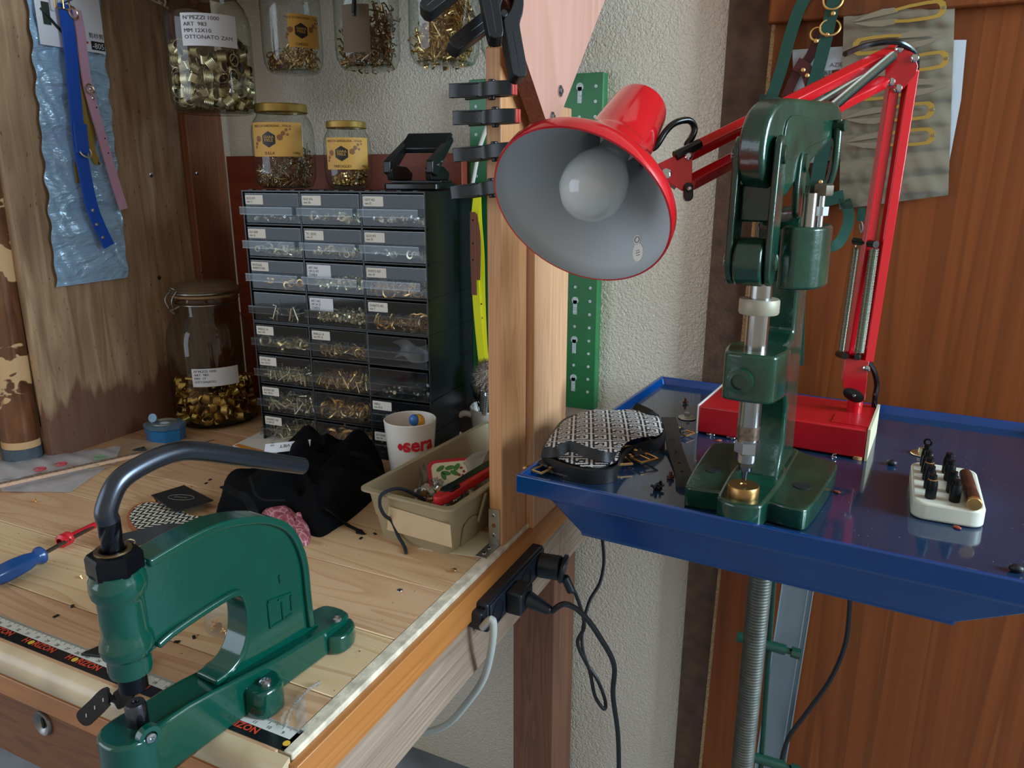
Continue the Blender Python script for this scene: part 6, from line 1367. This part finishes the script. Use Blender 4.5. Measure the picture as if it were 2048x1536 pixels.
# white block of setting tools
HD = mat('white_polyethylene', 'dcdccb', .35, sss=.25)
tz = .0185; c4_ = [PT(1824, 1001, tz), PT(1976, 1026, tz), PT(1952, 939, tz), PT(1823, 921, tz)]
cn = sum(c4_, V())/4; xa = ((c4_[1]-c4_[0])+(c4_[2]-c4_[3])).normalized(); ya = V((-xa.y, xa.x, 0)); w_ = ((c4_[1]-c4_[0]).length+(c4_[2]-c4_[3]).length)/2; h_ = ((c4_[3]-c4_[0]).length+(c4_[2]-c4_[1]).length)/2
TM = frame((cn.x, cn.y, TZF), x=xa, z=(0, 0, 1)); blk = thing('tool_block', 'white plastic block with two rows of black punches on the right of the tray', 'tool block', M=TM)
MB().prism(rr(w_, h_, .013, 5), .0003, tz).build('block', HD, blk, world=False, bevel=.0025, seg=3)
PB = mat('punch_black', '15181a', .4, .5); TMi = TM.inverted()
def punch(u, v, lab, h, tip):
    q = TMi @ PT(u, v, tz); q = TM @ V((q.x, q.y, tz)); t = thing('punch', lab, 'punch', q, group='punches in the white tool block')
    MB().lathe([(.0042, 0), (.0050, .001), (.0052, h*.6), (.0045, h*.8), (.0035, h*.82), (.0035, h), (.00001, h)], T(*q), 14).build('shank', PB, t)
    if tip == 'loop': MB().torus(q+V((0, 0, h+.003)), (.3, 1, 0), .0035, .0012, 14, 6).build('loop', PB, t)
    elif tip == 'brass': MB().lathe([(.0046, h*.8), (.0036, h*.83), (.00001, h*.83)], T(*q), 12).build('brass_face', GOLDW, t)
rows_ = ['rearmost', 'second from the rear', 'middle', 'second from the front', 'front']
for i, (u, v) in enumerate(((1849, 932), (1851, 946), (1854, 960), (1857, 977), (1860, 996))): punch(u, v, rows_[i]+' black punch in the left row of the white block', .0245, 'loop' if i == 0 else ('brass' if i in (2, 4) else ''))
for i, (u, v) in enumerate(((1893, 946), (1897, 961), (1902, 985), (1908, 1003))): punch(u, v, (['rearmost', 'second', 'third', 'front'])[i]+' black punch in the right row of the white block', .0225, '')
r0, r1 = PT(1931, 950, tz+.0062), PT(1948, 1006, tz+.0062); rd = thing('setter_rod', 'brown and brass setting rod lying in the white tool block', 'rod', (r0+r1)/2-V((0, 0, .006)))
dv = (r1-r0).normalized(); L = (r1-r0).length; M = axis(r0, dv)
MB().lathe([(.00001, -.004), (.0058, -.003), (.0062, 0), (.0062, L*.5)]+[(.0062-.0006*(i % 2), L*.5+i*.0016) for i in range(1, 9)]+[(.0064, L*.72), (.0064, L), (.00001, L)], M, 20).build('rod', mat('brown_rod', '6a4636', .3, .6), rd)
MB().lathe([(.0068, L-.001), (.0068, L+.003), (.0060, L+.0042), (.00001, L+.0044)], M, 20).build('brass_end', GOLDW, rd)
# ================================================================== THINGS HANGING ON THE LAMINATE PANEL
YP = 1.1845
def PP(u, v, e=0): return A(u, v, y=YP-e)
pf = frame((0, YP, 0), x=(1, 0, 0), y=(0, 0, 1))    # local z = -y, towards the room
def sheet(px, name, lab, m_, cat, e, t=.0006):
    pts = [PP(u, v) for u, v in px]; c = sum(pts, V())/len(pts); b = min(pts, key=lambda p: p.z)
    return solo(MB().prism([(p.x, p.z) for p in pts], e, e+t, pf), name, m_, lab, cat, (c.x, YP-e, b.z), smooth=0)
PW_ = mat('paper_bluish', 'c3cbd4', .8)
ps = sheet([(1585, 100), (1700, 92), (1690, 318), (1592, 330)], 'printed_sheet', 'white printed sheet on the panel behind the dark green harness', PW_, 'paper', .0005)
for i, (u, v, s) in enumerate(((1660, 134, 'AZIENDA'), (1640, 150, 'ART. AL 5103'), (1605, 158, '- SUOLA'), (1610, 178, 'N. 1100'), (1600, 236, 'UM 210X297'), (1668, 250, 'TOT 12'), (1640, 300, 'NOTE'))):
    q = PP(u, v, .0016); text(s, .0075, mat('print_dim'), None, frame(q, x=(1, 0, 0), z=(0, -1, 0)) ).parent = None
for o in [o for o in bpy.data.objects if o.name.startswith('lettering') and o.parent is None]:
    o.parent = ps; o.matrix_parent_inverse = WM[ps.name].inverted()
sheet([(1880, 80), (1933, 80), (1922, 200), (1898, 326), (1870, 326)], 'paper_sheet', 'white sheet showing at the right behind the sleeve of thread snips', PW_, 'paper', .0005)
# sleeve of thread snips
SLV = N('smoky_sleeve'); n = SLV; n.t.nodes.remove(n.p)
def sleeve_glass():
    n = SLV; lw = n.n('ShaderNodeLayerWeight'); lw.inputs[0].default_value = .5
    tr_ = n.n('ShaderNodeBsdfTransparent'); tr_.inputs[0].default_value = srgb('f0eee6')
    gl = n.n('ShaderNodeBsdfGlossy'); gl.inputs['Roughness'].default_value = .07
    s = n.n('ShaderNodeMixShader'); n.l(n.math('ADD', n.math('MULTIPLY', n.math('POWER', lw.outputs['Facing'], 4.0), .8), .035), s.inputs[0]); n.l(tr_.outputs[0], s.inputs[1]); n.l(gl.outputs[0], s.inputs[2])
    n.l(s.outputs[0], n.out.inputs[0]); return n.m
SG_ = sleeve_glass(); FO2 = mat('grey_backing_film', 'a09d92', .24, .45, var=.15, vscale=12)
cs = [PP(1690, -60), PP(1912, -60), PP(1896, 390), PP(1678, 419)]
sl2 = thing('snips_sleeve', 'clear plastic sleeve of brass thread snips hanging on the laminate panel', 'plastic sleeve', V((.0, YP, cs[3].z)))
def sfun(e0, amp, ph, tw=0):
    def f(a, b):
        p = cs[3].lerp(cs[2], a).lerp(cs[0].lerp(cs[1], a), b)
        w = abs(math.sin(b*pi*9.2+ph+.25*(a-.5)))
        return V((p.x, YP-e0-amp*w*(.5+.5*math.sin(a*pi))-.0009*math.sin(a*7+b*50)*math.sin(b*9+1)-.0003*math.sin(a*37+b*31), p.z))
    return f
MB().grid(sfun(.0025, .0040, .2), 30, 140).build('back_film', FO2, sl2, smooth=180)
MB().grid(sfun(.0130, .0045, .2), 30, 110).build('front_film', SG_, sl2, smooth=180)
SNB = mat('snip_gold', 'dcb95c', .42, .6); SNS = mat('snip_steel', 'b3ada0', .38, .6)
def snips(c, flip, rot, lab):
    M = frame(c, x=V((math.cos(rot), 0, math.sin(rot)))*(-1 if flip else 1), z=(0, -1, 0)); s = thing('thread_snips', lab, 'snips', M=M, group='thread snips in the sleeve')
    half = [(.052, .0), (.0505, .0065), (.045, .0105), (.030, .0112), (.010, .0105), (-.006, .0085)]; inner_ = [(-.006, .0050), (.010, .0068), (.030, .0072), (.0410, .0066), (.0440, .0038), (.0450, 0)]
    loop = half[::1]+inner_
    m = MB(); poly = [(x, y) for x, y in half]+[(x, y) for x, y in inner_]; m.prism(poly, -.0008, .0008); m.prism([(x, -y) for x, y in half]+[(x, -y) for x, y in inner_], -.0008, .0008)
    m.build('spring_handle', SNB, s, world=False); MB().lathe([(.0022, .0008), (.0018, .0016), (.00001, .0016)], T(.0492, 0, 0), 12).build('rivet', SCW, s, world=False)
    for e in (-1, 1): MB().prism([(-.002, e*.0042), (-.006, e*.0098), (-.020, e*.0105), (-.036, e*.0078), (-.055, e*.0012), (-.050, e*.0008), (-.030, e*.0022), (-.008, e*.0034)], -.0007, .0007).build('blade', SNS, s, world=False)
    return s
ordn = ['first', 'second', 'third', 'fourth', 'fifth', 'sixth', 'seventh']
for i, (u, v, fl_s, r) in enumerate(((1800, 30, 0, .09), (1792, 84, 1, .07), (1806, 130, 0, .10), (1800, 178, 1, .06), (1780, 228, 0, .08), (1782, 278, 0, .07))):
    snips(PP(u, v, .0098), fl_s, r if not fl_s else r, ordn[i]+' pair of brass thread snips from the top of the sleeve, '+('blades to the right' if fl_s else 'blades to the left'))
# leather harness
HGR = mat('green_leather', '14463c', .45, bump=.12, bscale=500); HRD = mat('oxblood_leather', '4a1418', .45, bump=.12, bscale=500)
def strap_on(px, w, m_, parent, e, t=.003, name='strap', tw=0):
    m = MB(); pts = spline([PP(u, v, e+(q[0] if q else 0)) for u, v, *q in px], 6); k = len(pts); vs = []; fs = []
    for i in range(k):
        tg = (pts[min(i+1, k-1)]-pts[max(i-1, 0)]).normalized(); nn = V((0, -1, 0)); s = tg.cross(nn).normalized()
        for a, b in ((-1, 0), (1, 0), (1, 1), (-1, 1)): vs.append(pts[i]+s*w/2*a+nn*t*b)
    for i in range(k-1):
        for j in range(4): fs.append((i*4+j, i*4+(j+1) % 4, i*4+4+(j+1) % 4, i*4+4+j))
    fs += [(3, 2, 1, 0), tuple((k-1)*4+j for j in range(4))]
    m.add(vs, fs); return m.build(name, m_, parent)
def studs(px, parent, e, r=.0032):
    for u, v in px: MB().sphere(PP(u, v, e), r, (1, .5, 1), 12, 6).build('stud', GOLDW, parent)
def pring(u, v, e, r, parent, sx=1.0, nm='ring'): MB().torus(PP(u, v, e), (.15, -1, .2), r, .0014, 24, 6, sx=sx).build(nm, GOLDW, parent)
hr = thing('dog_harness', 'dark red leather harness hanging behind the green one', 'harness', PP(1640, 330), group='leather harnesses on the panel')
strap_on([(1640, 62), (1622, 110), (1592, 150), (1572, 195), (1560, 220)], .0125, HRD, hr, .004); strap_on([(1592, 128), (1612, 140), (1622, 165), (1628, 190)], .017, HRD, hr, .008)
strap_on([(1672, 140), (1668, 240), (1672, 300), (1664, 330), (1620, 335), (1595, 330)], .010, HRD, hr, .003)
studs(((1606, 140), (1614, 151), (1632, 82)), hr, .012); pring(1634, 68, .010, .0085, hr)
hg = thing('dog_harness', 'dark green leather harness with gold rings hanging on the panel', 'harness', PP(1650, 480), group='leather harnesses on the panel')
strap_on([(1625, -30), (1598, 20), (1578, 80), (1562, 140), (1545, 190), (1532, 225), (1528, 250)], .0155, HGR, hg, .009)
strap_on([(1672, -20), (1662, 30), (1650, 85), (1636, 140), (1620, 190), (1606, 225), (1600, 280)], .0165, HGR, hg, .009)
strap_on([(1520, 196, .004), (1545, 200, .012), (1590, 212, .004), (1606, 218, 0)], .010, HGR, hg, .013)
strap_on([(1665, 170), (1655, 260), (1640, 330), (1632, 385), (1630, 420)], .018, HGR, hg, .008); strap_on([(1594, 290), (1606, 340), (1614, 385), (1618, 430)], .014, HGR, hg, .008)
strap_on([(1600, 398), (1640, 402), (1670, 396), (1688, 392)], .017, HGR, hg, .013)
strap_on([(1605, 440, .012), (1625, 470, .022), (1650, 492, .03), (1675, 488, .028), (1692, 460, .018), (1698, 430, .008), (1690, 400, 0)], .014, HGR, hg, .006)
strap_on([(1610, 430), (1606, 520), (1603, 620), (1600, 730)], .010, HGR, hg, .004)
studs(((1666, 27), (1654, 70), (1641, 364), (1639, 386), (1608, 390), (1628, 467)), hg, .0135); pring(1660, 55, .012, .0105, hg, 1.2); pring(1666, 0, .012, .012, hg, 1.0, 'buckle'); pring(1609, 408, .012, .0075, hg)
cl_ = thing('snap_hook', 'small dark strap end with a metal snap hook under the sleeve of snips', 'hook', PP(1722, 465)); strap_on([(1724, 415), (1722, 442)], .010, HGR, cl_, .004); MB().tube(spline([PP(1722, 442, .006), PP(1725, 455, .006), PP(1722, 466, .006), PP(1719, 455, .006), PP(1718, 448, .006)], 4), .0012, 6).build('hook', SCW, cl_)
# ================================================================== SOCKET STRIP AND CABLES AT THE BENCH SIDE
SB = mat('socket_black', '1a1f28', .38); CBL = mat('cable_black', '121316', .5)
z0 = .738; z1 = .776
pw = thing('power_strip', 'black power strip screwed along the right side of the bench', 'power strip', (-.372, .78, z0))
MB().box(-.385, -.364, .700, .868, z0, z1).build('housing', SB, pw, bevel=.003)
MB().box(-.364, -.3615, .704, .864, z0+.002, z1-.002).build('face_plate', mat('socket_face', '252c3a', .32), pw, bevel=.002)
for k in range(4):
    y = .722+k*.041; o = MB().lathe([(.0145, 0), (.0145, .0012), (.0128, .0012), (.0128, .0002), (.00001, .0002)], frame((-.3615, y, .757), x=(0, 1, 0), z=(1, 0, 0)), 24).build('socket', SB, pw)
    for dz in (-.0075, 0, .0075): MB().lathe([(.0018, 0), (.00001, .0002)], frame((-.3612, y, .757+dz), x=(0, 1, 0), z=(1, 0, 0)), 10).build('socket_hole', BLK, o)
MB().box(-.385, -.366, .688, .702, .748, .770).build('cable_gland', SB, pw, bevel=.003)
pg_ = thing('plug', 'black angled plug pushed into the front part of the power strip', 'plug', (-.33, .76, .745))
MB().box(-.3612, -.340, .742, .778, .742, .772).cyl(V((-.342, .762, .757)), V((-.308, .762, .748)), .011, .0055, 14).build('body', SB, pg_, bevel=.003)
c0_ = V((-.308, .762, .748)); MB().tube(spline([c0_, A(1130, 1208, d=.92), A(1165, 1228, d=.95), A(1200, 1275, d=.98), A(1228, 1330, d=1.02), A(1226, 1390, d=1.05), A(1236, 1470, d=1.1), A(1238, 1560, d=1.15)], 7), .0036, 8).build('cable', CBL, pg_)
pg_ = thing('plug', 'round black plug at the rear end of the power strip', 'plug', (-.33, .84, .745))
q = V((-.3612, .846, .757)); MB().cyl(q, q+V((.030, .004, 0)), .0165, n=24).cyl(q+V((.030, .004, 0)), q+V((.036, .005, -.001)), .0195, n=24).cyl(q+V((.034, .006, -.012)), q+V((.044, .008, -.034)), .006, n=12).build('body', SB, pg_, bevel=.002)
e_ = q+V((.044, .008, -.034)); MB().tube(spline([e_, A(1150, 1185, d=1.02), A(1163, 1222, d=1.03), A(1168, 1255, d=1.04), A(1155, 1285, d=1.05), A(1172, 1325, d=1.06), A(1195, 1360, d=1.06), A(1210, 1400, d=1.07), A(1208, 1418, d=1.07), A(1190, 1392, d=1.07), A(1180, 1345, d=1.06), A(1166, 1300, d=1.06), A(1165, 1262, d=1.07), A(1178, 1205, d=1.09), A(1200, 1165, d=1.11), A(1208, 1120, d=1.12), A(1204, 1070, d=1.12), A(1203, 1045, d=1.10)], 7), .0026, 8).build('cable', CBL, pg_)
WCB = mat('white_cable', 'b9beb8', .5)
solo(MB().tube(spline([V((-.366, .690, .752)), A(985, 1240, d=.875), A(984, 1290, d=.89), A(968, 1355, d=.93), A(935, 1405, d=.97), A(895, 1448, d=1.02), A(850, 1465, d=1.06), A(800, 1470, d=1.12)], 7), .0046, 10), 'power_cable', WCB, 'grey white power cable curving from the power strip under the bench', 'cable', A(985, 1240, d=.875))
solo(MB().tube(spline([A(1700, 1175, d=1.05), A(1699, 1220, d=1.10), A(1690, 1290, d=1.14), A(1660, 1360, d=1.17), A(1610, 1430, d=1.2), A(1575, 1480, d=1.22), A(1558, 1545, d=1.24)], 7), .0035, 8), 'power_cable', CBL, 'black cable hanging in front of the laminate panel under the tray', 'cable', A(1700, 1180, d=1.06))
# ================================================================== LIGHT
w = bpy.data.worlds.new('world'); SC.world = w; w.use_nodes = True
w.node_tree.nodes['Background'].inputs[0].default_value = (1.0, .91, .79, 1); w.node_tree.nodes['Background'].inputs[1].default_value = .33
def area(name, loc, target, sx, sy, power, col):
    l = bpy.data.lights.new(name, 'AREA'); l.shape = 'RECTANGLE'; l.size = sx; l.size_y = sy; l.energy = power; l.color = col
    o = bpy.data.objects.new(name, l); COL.objects.link(o); o.location = loc
    o.rotation_euler = (V(target)-V(loc)).to_track_quat('-Z', 'Y').to_euler(); return o
area('window_light', (2.1, .62, 1.8), (-.4, .95, 1.15), .9, 1.2, 90, (.64, .84, 1.0))
area('doorway_light', (-2.6, -1.5, 1.55), (-.6, .9, 1.1), 2.2, 2.0, 30, (.66, .82, 1.0))
SC.view_settings.view_transform = 'Standard'; SC.view_settings.look = 'None'; SC.view_settings.gamma = 1; SC.view_settings.exposure = .28
SC.cycles.transparent_max_bounces = 40; SC.cycles.max_bounces = 8
